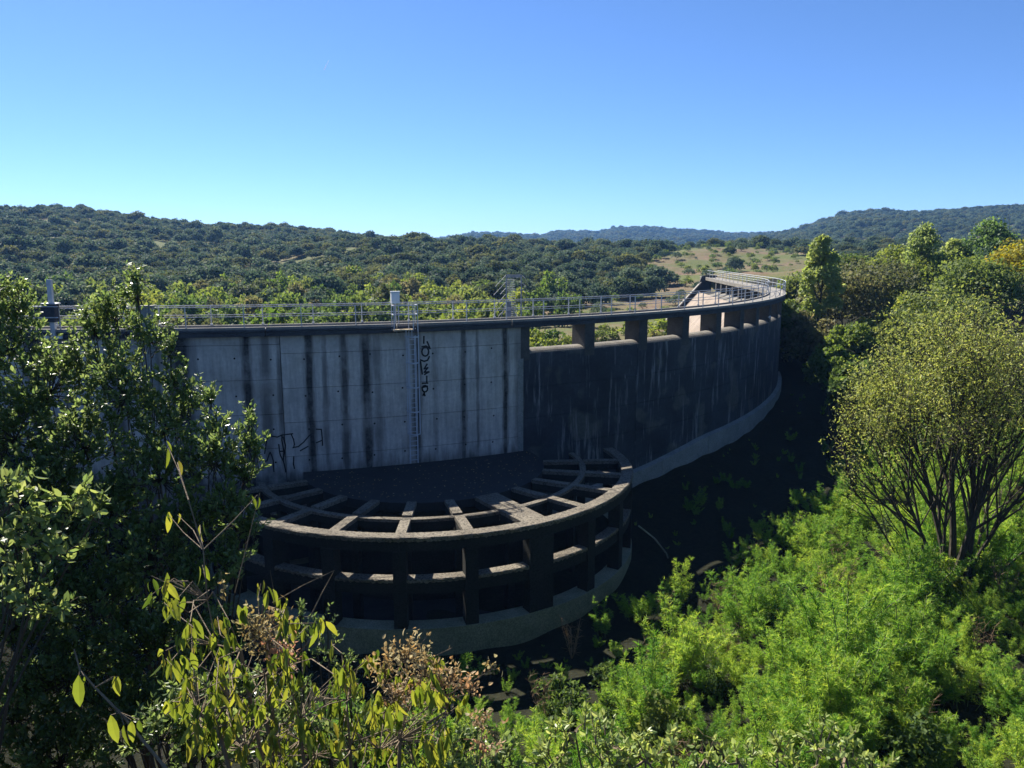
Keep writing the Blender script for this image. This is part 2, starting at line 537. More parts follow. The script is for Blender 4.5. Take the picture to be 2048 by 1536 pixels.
# upstream face panels between joints; lifts of about two metres
JOINTS = [(-106.9, -92.12, 1.05), (-92.08, -77.12, 1.05), (-77.08, -62.22, 1.6)]
for a0, a1, zt in JOINTS:
    zs = [.56] + [zt + 2.06 * i for i in range(6)]
    for zh, zl in zip(zs[:-1], zs[1:]):
        dswept("wall_panel", [(0, -zh - .012), (0, -zl + .012), (-.21, -zl + .012), (-.21, -zh - .012)], a0, a1, 1.25, M_LIGHT)
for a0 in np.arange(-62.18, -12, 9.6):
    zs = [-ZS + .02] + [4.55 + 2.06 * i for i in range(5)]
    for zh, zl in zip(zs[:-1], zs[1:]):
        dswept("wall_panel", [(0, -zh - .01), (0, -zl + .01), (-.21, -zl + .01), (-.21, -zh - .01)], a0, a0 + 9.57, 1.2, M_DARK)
# pale strip along the joint between the stained and the blackened block
dswept("joint_strip", [(.012, -2.6), (.012, -8.7), (-.02, -8.7), (-.02, -2.6)], -62.6, -62.23, 1, M_PLINTH)
# footing
FOOT = lambda a: float(np.interp(a, [-70, -58, -52.3, -44.6, -30, -10], [-13, -12.2, -11.5, -10.3, -9.7, -9]))
for a in np.arange(-62, -14, 6.0):
    dswept("footing", lambda q: [(.42, FOOT(q) - .1), (.55, FOOT(q) - 6), (-.1, FOOT(q) - 6), (-.1, FOOT(q))], a + .02, a + 5.98, 1.5, M_PLINTH)
# piers and rounded sills of the spillway
PIERS = [-62.1, -57.05, -52.05, -47.2, -42.45, -38.1, -34.25, -29.9, -25.4, -21.0, -16.6, -12.2, -7.8, -3.4, 1.0, 5.4, 9.8, 14.2, 18.6, 23.0]
for i, a in enumerate(PIERS):
    hw = .42 if i else .32
    ax = dam_axes(a); c = Vector(dam(a, -.83, -1.5))
    T, Nn, Z = ax
    # pier with a chamfered upstream edge
    w = R_(hw) * RAD
    prof = [(-w, 0.003), (w, 0.003), (w, -1.42), (-w, -1.42)]
    V = []; base = Vector(dam(a, 0, 0))
    for z in (-2.75, -.54):
        for t, r in prof: V.append(base + T * t + Nn * r + Z * z)
    dpart("pier", V, BOXF, M_PIER)
OG = [(-.01, ZS - .3), (0, ZS), (-.12, ZS + .1), (-.3, ZS + .19), (-.55, ZS + .24), (-.85, ZS + .24), (-1.25, ZS + .16), (-1.8, ZS - .08), (-2.62, ZS - .3)]
for a, b in zip(PIERS[:-1], PIERS[1:]):
    dswept("spillway_sill", OG, a + (.33 if a < -62 else .43), b - .43, .9, M_SILL)
# crest beam in segments with the walkway slab on top
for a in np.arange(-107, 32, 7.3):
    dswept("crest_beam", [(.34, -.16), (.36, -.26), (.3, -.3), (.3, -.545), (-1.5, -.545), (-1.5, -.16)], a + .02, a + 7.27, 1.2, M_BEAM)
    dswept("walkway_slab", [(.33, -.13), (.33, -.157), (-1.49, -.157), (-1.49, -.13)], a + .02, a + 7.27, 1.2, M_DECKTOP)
    dswept("sun_toned_fascia", [(-1.503, -.15), (-1.503, -.54), (-1.54, -.54), (-1.54, -.15)], a + .02, a + 7.27, 1.2, M_SILL)  # pale strip puts the sunlit look of the beam's valley side into its colour
    dswept("kerb", [(.34, .0), (.34, -.127), (.16, -.127), (.16, .0)], a + .02, a + 7.27, 1.2, M_DECKTOP)
    dswept("kerb", [(-1.36, .0), (-1.36, -.127), (-1.52, -.127), (-1.52, .0)], a + .02, a + 7.27, 1.2, M_DECKTOP)
# wing wall at the far end, its coping falling to the valley
bx = Vector(dam(A1, -1.9, 0)); T, Nn, Z = dam_axes(A1)
pts = [(0.4, .3), (-.2, .15), (-.95, -1.9), (-7.2, -9.0), (-7.2, -14), (2.4, -14), (2.4, .3)]
mb = MB(); V = []
for s in (.0, .55):
    for r, z in pts: V.append(bx + Nn * r + Z * z + T * s)
k = len(pts)
mb.add(V, [tuple(range(k)), tuple(range(2 * k - 1, k - 1, -1))] + [(i, i + k, (i + 1) % k + k, (i + 1) % k) for i in range(k)])
dpart("wing_wall", mb.v, mb.f, M_BEAM)
mb = MB()
a_, b_ = bx + Nn * -.3 + Z * -.9 + T * .1, bx + Nn * -7.3 + Z * -8.9 + T * .1
mb.bar(a_, b_, 1.3, .18)
dpart("coping", mb.v, mb.f, M_DECKTOP)
# tie holes left by the formwork
mb = MB()
for a in np.arange(-91, -62.6, 1.9):
    for z in (-1.9, -4.05, -6.1, -8.0):
        T, Nn, Z = dam_axes(a); c = Vector(dam(a + rng.uniform(-.1, .1), .003, z + rng.uniform(-.12, .12)))
        mb.add([c + T * math.cos(t) * .06 + Z * math.sin(t) * .06 for t in np.arange(8) * math.pi / 4], [tuple(range(8))])
tag(dpart("tie_hole_marks", mb.v, mb.f, M_CORE), kind="stuff")

# graffiti strokes sprayed on the wall
GA = [[(-68.823, -0.85), (-68.841, -1.28)], [(-68.631, -1.18), (-68.454, -1.62)], [(-68.96, -1.49), (-68.705, -1.45), (-68.454, -1.62)], [(-68.545, -1.81), (-68.576, -1.94), (-68.656, -2.04), (-68.764, -2.07), (-68.869, -2.03), (-68.945, -1.93), (-68.97, -1.79), (-68.939, -1.65), (-68.86, -1.55), (-68.753, -1.52), (-68.647, -1.56), (-68.571, -1.67), (-68.545, -1.81)], [(-68.509, -2.11), (-68.629, -2.34), (-68.839, -2.39), (-69.068, -2.29)], [(-68.657, -2.57), (-68.848, -2.86), (-68.615, -2.8), (-68.852, -3.07), (-68.55, -3.06), (-68.832, -3.21)], [(-68.694, -3.31), (-68.703, -3.76)], [(-68.981, -3.75), (-68.633, -3.76)], [(-68.658, -4.11), (-68.682, -4.21), (-68.745, -4.28), (-68.829, -4.3), (-68.913, -4.27), (-68.972, -4.19), (-68.993, -4.09), (-68.968, -3.99), (-68.906, -3.92), (-68.822, -3.9), (-68.739, -3.93), (-68.679, -4.01), (-68.658, -4.11)], [(-69.01, -4.02), (-68.659, -3.95)], [(-68.95, -4.51), (-68.877, -4.36), (-68.834, -4.55)], [(-69.07, -2.38), (-68.97, -3.18)]]
GB = [[(-78.06, -6.53), (-78.026, -6.48), (-77.895, -6.45), (-77.509, -6.55), (-77.244, -6.44), (-76.631, -6.39)], [(-78.083, -6.55), (-78.16, -7.0), (-78.251, -7.51)], [(-77.244, -6.45), (-77.259, -6.76), (-77.196, -7.29), (-77.185, -7.5), (-77.218, -7.74), (-77.23, -8.0)], [(-77.183, -6.55), (-77.076, -7.06), (-77.114, -7.39), (-77.226, -7.91)], [(-77.444, -6.99), (-77.421, -7.42), (-77.388, -7.66), (-77.232, -8.05), (-77.146, -8.54), (-77.142, -8.71)], [(-77.421, -7.42), (-77.16, -7.43)], [(-76.72, -6.43), (-76.603, -6.75), (-76.573, -7.04), (-76.625, -7.23), (-76.67, -7.25)], [(-76.625, -7.23), (-76.36, -7.19), (-76.04, -6.93), (-75.716, -6.56), (-75.534, -6.43)], [(-75.303, -6.19), (-75.016, -6.22), (-74.99, -6.71), (-74.988, -7.21)], [(-75.337, -7.02), (-74.998, -6.89)], [(-76.261, -7.45), (-75.809, -7.21)], [(-78.306, -7.96), (-78.143, -7.96), (-77.991, -7.53), (-77.943, -7.44), (-77.867, -7.65), (-77.796, -7.97), (-77.796, -8.64)], [(-76.639, -7.78), (-76.681, -8.23), (-76.639, -8.52)]]
M_PAINT = plain("black_spray_paint", (.008, .008, .01), .6)


def strokes(name, S, w):
    mb = MB()
    for si, s in enumerate(S):
        r = .004 + .0015 * si
        P = [np.array([R_(a) * RAD, z]) for a, z in s]
        for p, q in zip(P[:-1], P[1:]):
            n = max(1, int(np.linalg.norm(q - p) / .4))
            t = (q - p) / np.linalg.norm(q - p); o = np.array([-t[1], t[0]]) * w / 2
            p0, q0 = p - t * w * .3, q + t * w * .3
            V = []
            for i in range(n + 1):
                c = p0 + (q0 - p0) * i / n
                for e in (c - o, c + o): V.append(dam(math.degrees(e[0] / RAD), r, e[1]))
            r += .0004
            mb.add(V, [(2 * i, 2 * i + 1, 2 * i + 3, 2 * i + 2) for i in range(n)])
    return dpart(name, mb.v, mb.f, M_PAINT)


strokes("graffiti_letters", GA, .1)
strokes("graffiti_lines", GB, .075)

# ------------------------------------------------------------------ guard rails
M_STEEL = plain("galvanised_steel", (.46, .47, .48), .45, .5, .15, 3)
M_STEEL_D = plain("weathered_steel", (.3, .31, .32), .5, .5, .2, 3)
M_WHITE = plain("white_enamel", (.7, .72, .72), .4, 0, .08, 3)


def rail(name, label, r, angs, a0, a1, foot):
    root = tag(empty(name, dam(a0, r, 0)), label, "railing")
    inv = -np.array(root.location)
    def pp(n, mb, m): return link(n, build_mesh(n, [(np.array(mb.v) + inv, mb.f, 0)], [m]), root)
    me = None
    for a in angs:
        if me is None:
            mb = MB(); mb.box((0, 0, (1.15 + foot) / 2), (.055, .055, 1.15 - foot)); mb.box((0, 0, foot + .05), (.13, .1, .1)); me = mb.mesh("post", M_STEEL)
        o = link("post", me, root); o.location = Vector(dam(a, r, 0)) - root.location; o.rotation_euler = (0, 0, R_(min(a, A_END) + 90))
    for nm, z, w in (("top_rail", 1.15, .06), ("mid_rail", .6, .045)):
        n = int((a1 - a0) / 1.2); mb = MB()
        P = [Vector(dam(a0 + (a1 - a0) * i / n, r, z)) for i in range(n + 1)]
        V, F = [], []
        for i, p in enumerate(P):
            T, Nn, Z = dam_axes(a0 + (a1 - a0) * i / n)
            for q in range(6):
                t = q * math.pi / 3; V.append(p + Nn * math.cos(t) * w / 2 + Z * math.sin(t) * w / 2)
        for i in range(n):
            for q in range(6): F.append((i * 6 + q, i * 6 + (q + 1) % 6, (i + 1) * 6 + (q + 1) % 6, (i + 1) * 6 + q))
        mb.add(V, F); pp(nm, mb, M_STEEL)
    return root


FR = [-99.0, -95.6, -91.9, -88.6, -85.2, -82.0, -78.94, -75.86, -72.85] + [-66.19, -63.55, -60.9, -58.1, -55.4, -53.2, -50.5, -47.8, -45.4, -43.1, -40.7, -38.3, -36.5] + list(np.arange(-34.0, 31, 2.5))
rail("guard_railing", "galvanised railing of posts and two rails along the near edge of the dam crest", .24, FR, -100, 31.5, -.22)
rail("guard_railing", "galvanised railing along the far valley side of the dam crest", -1.43, list(np.arange(-98.4, 31, 2.9)), -100, 31.5, .0)

# ------------------------------------------------------------------ caged ladder
M_LADDER = plain("ladder_steel", (.5, .52, .55), .5, 0, .12, 3)
LA = -69.62
T, Nn, Z = dam_axes(LA)
LB = Vector(dam(LA, .0, 0))
lad = tag(empty("caged_ladder", LB), "galvanised ladder with safety cage hanging down the stained wall to the round deck", "ladder")
LP = lambda t, r, z: T * t + Nn * r + Z * z
for s in (-.24, .24):
    MB().bar(LP(s, .22, -8.72), LP(s, .22, -.75), .07, .04).make("side_rail", M_LADDER, lad)
mb = MB(); mb.bar(LP(-.22, 0, 0), LP(.22, 0, 0), .045, n=6); rme = mb.mesh("rung", M_LADDER)
for k in range(26):
    o = link("rung", rme, lad); o.location = LP(0, .22, -8.5 + k * .3)
hoopz = [-.78, -2.35, -3.85, -5.35, -6.75]
mb = MB(); hp = []
for i in range(13):
    t = math.pi * i / 12; hp.append(LP(-.4 * math.cos(t), .22 + .72 * math.sin(t), 0))
for p, q in zip(hp[:-1], hp[1:]): mb.bar(p, q, .02, .075)
hme = mb.mesh("hoop", M_LADDER)
for z in hoopz:
    o = link("hoop", hme, lad); o.location = Z * z
for i in (1, 3, 6, 9, 11):
    p = hp[i]; MB().bar(p + Z * -6.8, p + Z * (.2 if i in (3, 9) else -.7), .045, .015).make("cage_bar", M_LADDER, lad)
for z in (-1.5, -4, -6.5, -8.4):
    for s in (-.24, .24): MB().bar(LP(s, .0, z), LP(s, .22, z), .04, .04).make("bracket", M_LADDER, lad)
M_RUST = plain("rusty_grating", (.4, .3, .18), .8)
mb = MB(); mb.box(LP(-.62, .62, -.34), (1.15, .7, .09), (T, Nn, Z)); mb.make("platform", M_RUST, lad)
for t, r in ((-1.2, .3), (-1.2, .95), (-.78, .3), (.22, .3), (.22, .95), (-.05, .95)):
    MB().bar(LP(t, r, -.36), LP(t, r, 1.12), .05).make("gate_post", M_LADDER, lad)
for z in (1.12, .58):
    mb = MB()
    for p, q in (((-1.2, .3), (-1.2, .95)), ((-1.2, .95), (-.05, .95)), ((.22, .95), (.22, .3)), ((-.05, .95), (.22, .95))):
        mb.bar(LP(p[0], p[1], z), LP(q[0], q[1], z), .05)
    mb.make("gate_rail", M_LADDER, lad)
for s in (-.5, -.15): MB().bar(LP(s, .96, -.34), LP(s, .96, -.95), .035).make("strut", M_LADDER, lad)

# ------------------------------------------------------------------ control box on the railing
a = -70.55; T, Nn, Z = dam_axes(a); p = Vector(dam(a, .24, 0))
cb = tag(empty("control_box", p), "white metal control box on a post above the near railing beside the ladder", "control box")
mb = MB(); mb.box(Z * 1.55, (.5, .3, .68), (T, Nn, Z)); mb.make("cabinet", M_WHITE, cb)
mb = MB(); mb.box(Z * 1.6 + Nn * .16, (.42, .015, .5), (T, Nn, Z)); mb.make("door", M_WHITE, cb)
mb = MB(); mb.box(Z * 1.91, (.56, .36, .04), (T, Nn, Z)); mb.make("lid", M_STEEL, cb)
MB().bar(Z * 0.0, Z * 1.21, .08).make("post", M_STEEL, cb)

# ------------------------------------------------------------------ gate hoist at the left
a = -88.9; T, Nn, Z = dam_axes(a); p = Vector(dam(a, .1, 0))
gh = tag(empty("gate_hoist", p), "dark gate hoist gearbox on a tall grey spindle post at the left of the crest", "gate hoist")
MB().bar(Z * -.55 + Nn * .3, Z * 2.75 + Nn * .22, .24, .2).make("spindle_post", M_STEEL, gh)
mb = MB(); mb.box(LP(0, .32, 0) * 0 + Nn * .32 + Z * 1.0, (.62, .5, .8), (T, Nn, Z)); mb.box(Nn * .32 + Z * .52, (.5, .42, .2), (T, Nn, Z)); mb.make("gearbox", M_BEAM, gh)
mb = MB(); mb.box(T * -.66 + Nn * .32 + Z * .98, (.7, .4, .55), (T, Nn, Z)); mb.make("motor_housing", M_BEAM, gh)
mb = MB(); mb.box(Nn * .32 + Z * 1.43, (.8, .56, .05), (T, Nn, Z)); mb.make("cover_plate", M_STEEL, gh)
for s in (-.36, .36):
    mb = MB(); mb.box(T * s + Nn * .42 + Z * -.42, (.26, .2, .16), (T, Nn, Z)); mb.make("base_pad", M_WHITE, gh)
for z, t0, t1 in ((1.28, -1.05, .5), (.68, -.8, .5)): MB().bar(T * t0 + Nn * .6 + Z * z, T * t1 + Nn * .6 + Z * z, .05).make("frame_bar", M_STEEL, gh)
a = -83.85; T, Nn, Z = dam_axes(a); p = Vector(dam(a, .5, 0))
gp = tag(empty("gate_pillar", p), "pale grey concrete pillar against the wall beside the leafy oak shrub", "pillar")
mb = MB(); mb.box(Z * -1.6, (.62, .4, 5.6), (T, Nn, Z)); mb.make("shaft", M_PLINTH, gp)
mb = MB(); mb.box(Z * 1.26, (.72, .5, .1), (T, Nn, Z)); mb.make("cap", M_DECKTOP, gp)

# pipe end on the far right edge
T, Nn, Z = dam_axes(-30.2); p = Vector(dam(-30.2, .0, -1.75))
pe = tag(empty("pipe_end", p), "small white pipe end sticking out of the wall at its far right edge", "pipe")
MB().bar(Nn * -.1, Nn * .14, .26, n=12).make("pipe", M_WHITE, pe)
MB().bar(Nn * .14, Nn * .15, .18, n=12).make("bore", M_CORE, pe)

# ------------------------------------------------------------------ steel stair tower behind the dam
M_STAIR = plain("stair_steel", (.3, .31, .33), .75, 0, .2, 3)
SX, SY = .15, 64.0
gz = float(ground_z(SX, SY))
st = tag(empty("stair_tower", (SX, SY, gz)), "grey steel stair tower with slanted handrails standing behind the dam crest", "stair tower")
ht = 2.35 - gz
for x in (-.62, .62): MB().bar((x, 0, 0), (x, 0, ht), .1).make("post", M_STAIR, st)
for x in (-.62, .62): MB().bar((x, 1.6, 0), (x, 1.6, ht - 1.2), .1).make("post", M_STAIR, st)
MB().bar((-.66, 0, ht), (.66, 0, ht), .1).make("top_bar", M_STAIR, st)
mb = MB(); mb.box((0, .02, ht - .12), (1.15, .05, .12)); mb.make("top_bar", M_STAIR, st)
tm = MB(); tm.box((0, 0, 0), (.62, .26, .035)); tme = tm.mesh("tread", M_STAIR)
for k in range(22):
    o = link("tread", tme, st); o.location = (-.28 + .012 * k, .25 + .02 * k, ht - .35 - k * .15)
for k, (z, L) in enumerate(((0, .95), (-.55, 1.1), (-1.05, .5), (-1.55, .95), (-2.1, 1.2), (-2.7, .7))):
    MB().bar((-.66, 0, ht + z), (-.66 - L * .9, -.5, ht + z - L * .95), .03).make("handrail", M_STAIR, st)
for z, L in ((0, .28), (-.6, .36), (-1.1, .3)): MB().bar((.66, 0, ht + z), (.66 + L, -.3, ht + z - L * .9), .035).make("handrail", M_STAIR, st)
MB().bar((-.6, -.05, ht - 1.8), (.55, -.05, ht - 4.1), .08).make("brace", M_STAIR, st)
MB().bar((-.6, -.05, ht - 2.2), (-1.3, -.05, ht - 4.1), .06).make("brace", M_STAIR, st)
mb = MB(); mb.box((-.42, .1, ht - 3.3), (.4, .08, 2.4)); mb.make("panel", M_STAIR, st)

# ------------------------------------------------------------------ round intake tower in front of the dam
TX, TY, TR = -5.36, 46.2, 12.7
tow = tag(empty("intake_tower", (TX, TY, -16)), "half round concrete intake tower with open grid top and two rows of openings", "intake tower")


def tpt(a, r, z): return (r * math.cos(R_(a)), r * math.sin(R_(a)), z + 16)


def tsw(name, prof, a0, a1, m, step=3.0):
    V, F, uv = sweep(prof, a0, a1, step, tpt); return link(name, build_mesh(name, [(np.array(V), F, 0)], [m]), tow)


def tower_mat(name, c1, c2, moss):
    m, nt, out = new_mat(name)
    co = nd(nt, "ShaderNodeTexCoord").outputs["Object"]
    n1 = noise(nt, co, .6, 5, .6); n2 = noise(nt, co, 7, 5, .7)
    pits = ramp(nt, noise(nt, stretch(nt, co, (1, 1, 1.6)), 9, 4, .7), [(.4, (.08, .08, .08)), (.52, (1, 1, 1))])
    col = ramp(nt, n1, [(.3, c1), (.7, c2)])
    col = mix(nt, .8, col, pits, 'MULTIPLY')
    col = mix(nt, moss, col, (.05, .07, .03))
    principled(nt, out, col, .92, n2, .9, .06)
    return m


M_RING = tower_mat("pitted_concrete", (.12, .1, .076), (.22, .19, .145), .05)
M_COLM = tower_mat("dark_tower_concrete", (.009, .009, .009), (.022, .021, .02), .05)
M_BASE = concrete("mossy_concrete", (.2, .21, .125), (.34, .34, .23), pit=.35)
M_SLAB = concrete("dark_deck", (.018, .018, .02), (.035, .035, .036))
T0, T1 = -158.0, 18.0
CANG = [-150.5, -135.5, -120.2, -104.7, -89.2, -74.0, -57.5, -41.7, -26.2, -10.8, 4.5]
# ring, in one length between each pair of columns
for a, b in zip([T0] + CANG, CANG + [T1]):
    jg = lambda q, k: .5 * math.sin(q * 7.3 * k + k) + .5 * math.sin(q * 13.7 * k + 2 * k)
    tsw("ring_beam", lambda q: [(12.03 - .03 * jg(q, 1.3), -8.66), (12.68 + .02 * jg(q, 2.1), -8.655), (12.72 + .03 * jg(q, 1.1), -8.70), (12.7 + .035 * jg(q, 1.7), -8.86 + .05 * jg(q, 1.5)), (12.03, -8.88)], a + .02, b - .02, M_RING, .45)
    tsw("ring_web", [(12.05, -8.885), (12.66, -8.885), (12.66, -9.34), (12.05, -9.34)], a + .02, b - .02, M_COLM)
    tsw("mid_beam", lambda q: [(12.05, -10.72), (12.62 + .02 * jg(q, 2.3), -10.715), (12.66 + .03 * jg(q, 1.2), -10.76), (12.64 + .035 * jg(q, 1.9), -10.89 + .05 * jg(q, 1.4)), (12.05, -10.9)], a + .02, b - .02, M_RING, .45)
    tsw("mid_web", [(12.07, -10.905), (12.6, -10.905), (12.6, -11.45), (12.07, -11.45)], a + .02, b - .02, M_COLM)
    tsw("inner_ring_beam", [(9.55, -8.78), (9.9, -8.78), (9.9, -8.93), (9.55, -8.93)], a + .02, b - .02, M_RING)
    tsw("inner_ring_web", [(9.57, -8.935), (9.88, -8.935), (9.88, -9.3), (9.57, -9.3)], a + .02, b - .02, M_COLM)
for i, a in enumerate(CANG):
    wide = 1.38 if i == 6 else .5
    hw = math.degrees(wide / 2 / 12.7)
    T, Nn, Z = Vector((-math.sin(R_(a)), math.cos(R_(a)), 0)), Vector((math.cos(R_(a)), math.sin(R_(a)), 0)), Vector((0, 0, 1))
    cw = wide if i == 6 else .62
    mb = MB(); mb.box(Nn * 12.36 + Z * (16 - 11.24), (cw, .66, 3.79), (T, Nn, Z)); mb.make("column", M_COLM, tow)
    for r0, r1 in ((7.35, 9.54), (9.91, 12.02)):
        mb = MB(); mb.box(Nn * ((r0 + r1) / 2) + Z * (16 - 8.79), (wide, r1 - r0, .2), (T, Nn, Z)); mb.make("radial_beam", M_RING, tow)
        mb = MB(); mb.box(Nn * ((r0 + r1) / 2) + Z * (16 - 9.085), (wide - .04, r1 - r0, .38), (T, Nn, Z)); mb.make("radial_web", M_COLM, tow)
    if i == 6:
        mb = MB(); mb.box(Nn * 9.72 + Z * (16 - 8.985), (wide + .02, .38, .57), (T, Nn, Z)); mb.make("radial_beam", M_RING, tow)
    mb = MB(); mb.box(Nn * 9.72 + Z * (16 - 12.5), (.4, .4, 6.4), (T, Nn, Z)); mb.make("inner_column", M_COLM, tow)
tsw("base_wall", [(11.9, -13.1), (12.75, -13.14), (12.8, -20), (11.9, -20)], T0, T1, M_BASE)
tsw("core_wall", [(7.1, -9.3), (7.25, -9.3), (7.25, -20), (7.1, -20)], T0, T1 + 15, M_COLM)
V = [tpt(a, 7.32, -8.79) for a in np.linspace(-172, 35, 40)]
V2 = [(x, y, z - .45) for x, y, z in V]
n = len(V)
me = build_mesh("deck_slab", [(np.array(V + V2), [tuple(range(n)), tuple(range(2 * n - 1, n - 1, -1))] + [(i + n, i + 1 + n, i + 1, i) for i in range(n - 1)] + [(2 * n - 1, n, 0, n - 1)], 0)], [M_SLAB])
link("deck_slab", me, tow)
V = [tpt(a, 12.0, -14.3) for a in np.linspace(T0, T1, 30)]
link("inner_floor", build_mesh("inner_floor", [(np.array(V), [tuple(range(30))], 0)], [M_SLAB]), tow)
a = rng.uniform(-165, 25, 260); r = np.sqrt(rng.random(260)) * 7.1
P = np.stack([TX + r * np.cos(np.radians(a)), TY + r * np.sin(np.radians(a)), np.full(260, -8.775)], -1); P = P[np.hypot(P[:, 0] - CX, P[:, 1] - CY) > RAD + .1]
FALLEN = P
# pale pole leaning in the shade beside the tower
pl = tag(empty("leaning_pole", (9.4, 43.4, -14)), "thin pale pole leaning in the shade beside the round tower", "pole")
mb = MB(); q = [Vector((-2.3, -2.2, 3.1)), Vector((-1.2, -1.3, 2.0)), Vector((-.3, -.3, .7)), Vector((0, 0, 0))]
for p0, p1 in zip(q[:-1], q[1:]): mb.bar(p0, p1, .09, n=6)
mb.make("shaft", M_PLINTH, pl)

# ------------------------------------------------------------------ vegetation helpers
def unit(v): return v / np.maximum(np.linalg.norm(v, axis=-1, keepdims=True), 1e-9)


LEAF6 = (np.array([(0, 0, 0), (-.5, .33, .16), (-.4, .7, .14), (0, 1, -.05), (.4, .7, .14), (.5, .33, .16)], float), np.array([(0, 3, 2, 1), (0, 5, 4, 3)]))
LEAF4 = (np.array([(0, 0, 0), (-.5, .45, .08), (0, 1, 0), (.5, .45, .08)], float), np.array([(0, 3, 2, 1)]))
NEEDLE = (np.array([(-.5, 0, 0), (.5, 0, 0), (0, 1, 0)], float), np.array([(0, 1, 2)]))
# long leaf folded along its midrib and bent backwards towards the tip
_v = []
for t, w, z in ((0, .06, 0), (.22, .42, .0), (.5, .5, -.10), (.78, .32, -.28), (1, .03, -.5)):
    _v += [(-w, t, z + .3 * w), (0, t, z), (w, t, z + .3 * w)]
LONG = (np.array(_v, float), np.array([f for i in range(4) for f in ((i * 3, i * 3 + 1, i * 3 + 4, i * 3 + 3), (i * 3 + 1, i * 3 + 2, i * 3 + 5, i * 3 + 4))]))


def stamp(tpl, P, D, N, L, W):
    """copies of a template: base P, direction D, rough normal N, length L, width W"""
    V, F = tpl
    P = np.asarray(P, float); D = unit(np.asarray(D, float)); N = np.asarray(N, float)
    S = unit(np.cross(D, N)); N = np.cross(S, D)
    n = len(P); L = np.broadcast_to(L, (n,))[:, None, None]; W = np.broadcast_to(W, (n,))[:, None, None]
    out = P[:, None] + V[None, :, 0:1] * W * S[:, None] + V[None, :, 1:2] * L * D[:, None] + V[None, :, 2:3] * W * N[:, None]
    Fs = (F[None] + (np.arange(n) * len(V))[:, None, None]).reshape(-1, F.shape[1])
    return out.reshape(-1, 3), Fs


def tubes(S, sides=4):
    """S: list of (p0, p1, r0, r1)"""
    p0 = np.array([s[0] for s in S], float); p1 = np.array([s[1] for s in S], float)
    r0 = np.array([s[2] for s in S], float)[:, None, None]; r1 = np.array([s[3] for s in S], float)[:, None, None]
    d = unit(p1 - p0); up = np.where(np.abs(d[:, 2:3]) < .9, np.array([[0, 0, 1.0]]), np.array([[1.0, 0, 0]]))
    x = unit(np.cross(d, up)); y = np.cross(x, d)
    t = np.arange(sides) * 2 * np.pi / sides
    ring = x[:, None] * np.cos(t)[None, :, None] + y[:, None] * np.sin(t)[None, :, None]
    V = np.concatenate([p0[:, None] + ring * r0, p1[:, None] + ring * r1], 1)
    f = np.array([(i, (i + 1) % sides, (i + 1) % sides + sides, i + sides) for i in range(sides)])
    F = (f[None] + (np.arange(len(S)) * 2 * sides)[:, None, None]).reshape(-1, 4)
    return V.reshape(-1, 3), F


def rand_dir(n): return unit(rng.normal(size=(n, 3)))


def bark(name, c1, c2):
    m, nt, out = new_mat(name)
    co = nd(nt, "ShaderNodeTexCoord").outputs["Object"]
    n1 = noise(nt, stretch(nt, co, (6, 6, 1.2)), 3, 4, .7)
    principled(nt, out, ramp(nt, n1, [(.3, c1), (.7, c2)]), .9, n1, .5, .03, spec=.15)
    return m


M_BARK = bark("grey_bark", (.03, .026, .02), (.1, .085, .065))
M_TWIG = bark("pale_twig", (.12, .09, .06), (.24, .19, .13))
M_OAK = foliage("oak_leaves_far", [(0.044, 0.081, 0.044), (0.061, 0.097, 0.052), (0.075, 0.114, 0.058), (0.089, 0.131, 0.071)], .35, .7, .12)
M_LIME = foliage("shrub_leaves_lime", [(0.090, 0.152, 0.028), (0.120, 0.183, 0.036), (0.155, 0.207, 0.047)], .5, .6, .2)
M_MID = foliage("tree_leaves_green", [(0.068, 0.119, 0.030), (0.093, 0.145, 0.036), (0.124, 0.178, 0.046)], .5, .6, .2)
M_OLIVE = foliage("tree_leaves_olive", [(0.086, 0.105, 0.038), (0.122, 0.135, 0.049), (0.158, 0.158, 0.064)], .48, .6, .2)
M_POP = foliage("poplar_leaves", [(0.114, 0.189, 0.047), (0.148, 0.222, 0.063), (0.182, 0.255, 0.086)], .55, .5, .25)
M_YEL = foliage("yellow_leaves", [(.27, .26, .03), (.33, .29, .035), (.19, .22, .03)], .5, .6, .2)


def trunk_mesh(h, wid, r):
    S = []; p = np.array([0, 0, -.3 * h])
    for i in range(4):
        q = np.array([rng.normal() * wid * .03, rng.normal() * wid * .03, h * .55 * (i + 1) / 4]); S.append((p, q, r * (1 - i * .18), r * (1 - (i + 1) * .18))); p = q
    for j in range(6):
        a = rng.random() * 6.28; S.append((np.array([0, 0, h * .2]), np.array([math.cos(a) * wid * .28, math.sin(a) * wid * .28, h * .6]), r * .4, r * .1))
    return build_mesh("trunk", [tubes(S, 5) + (0,)], [M_BARK])


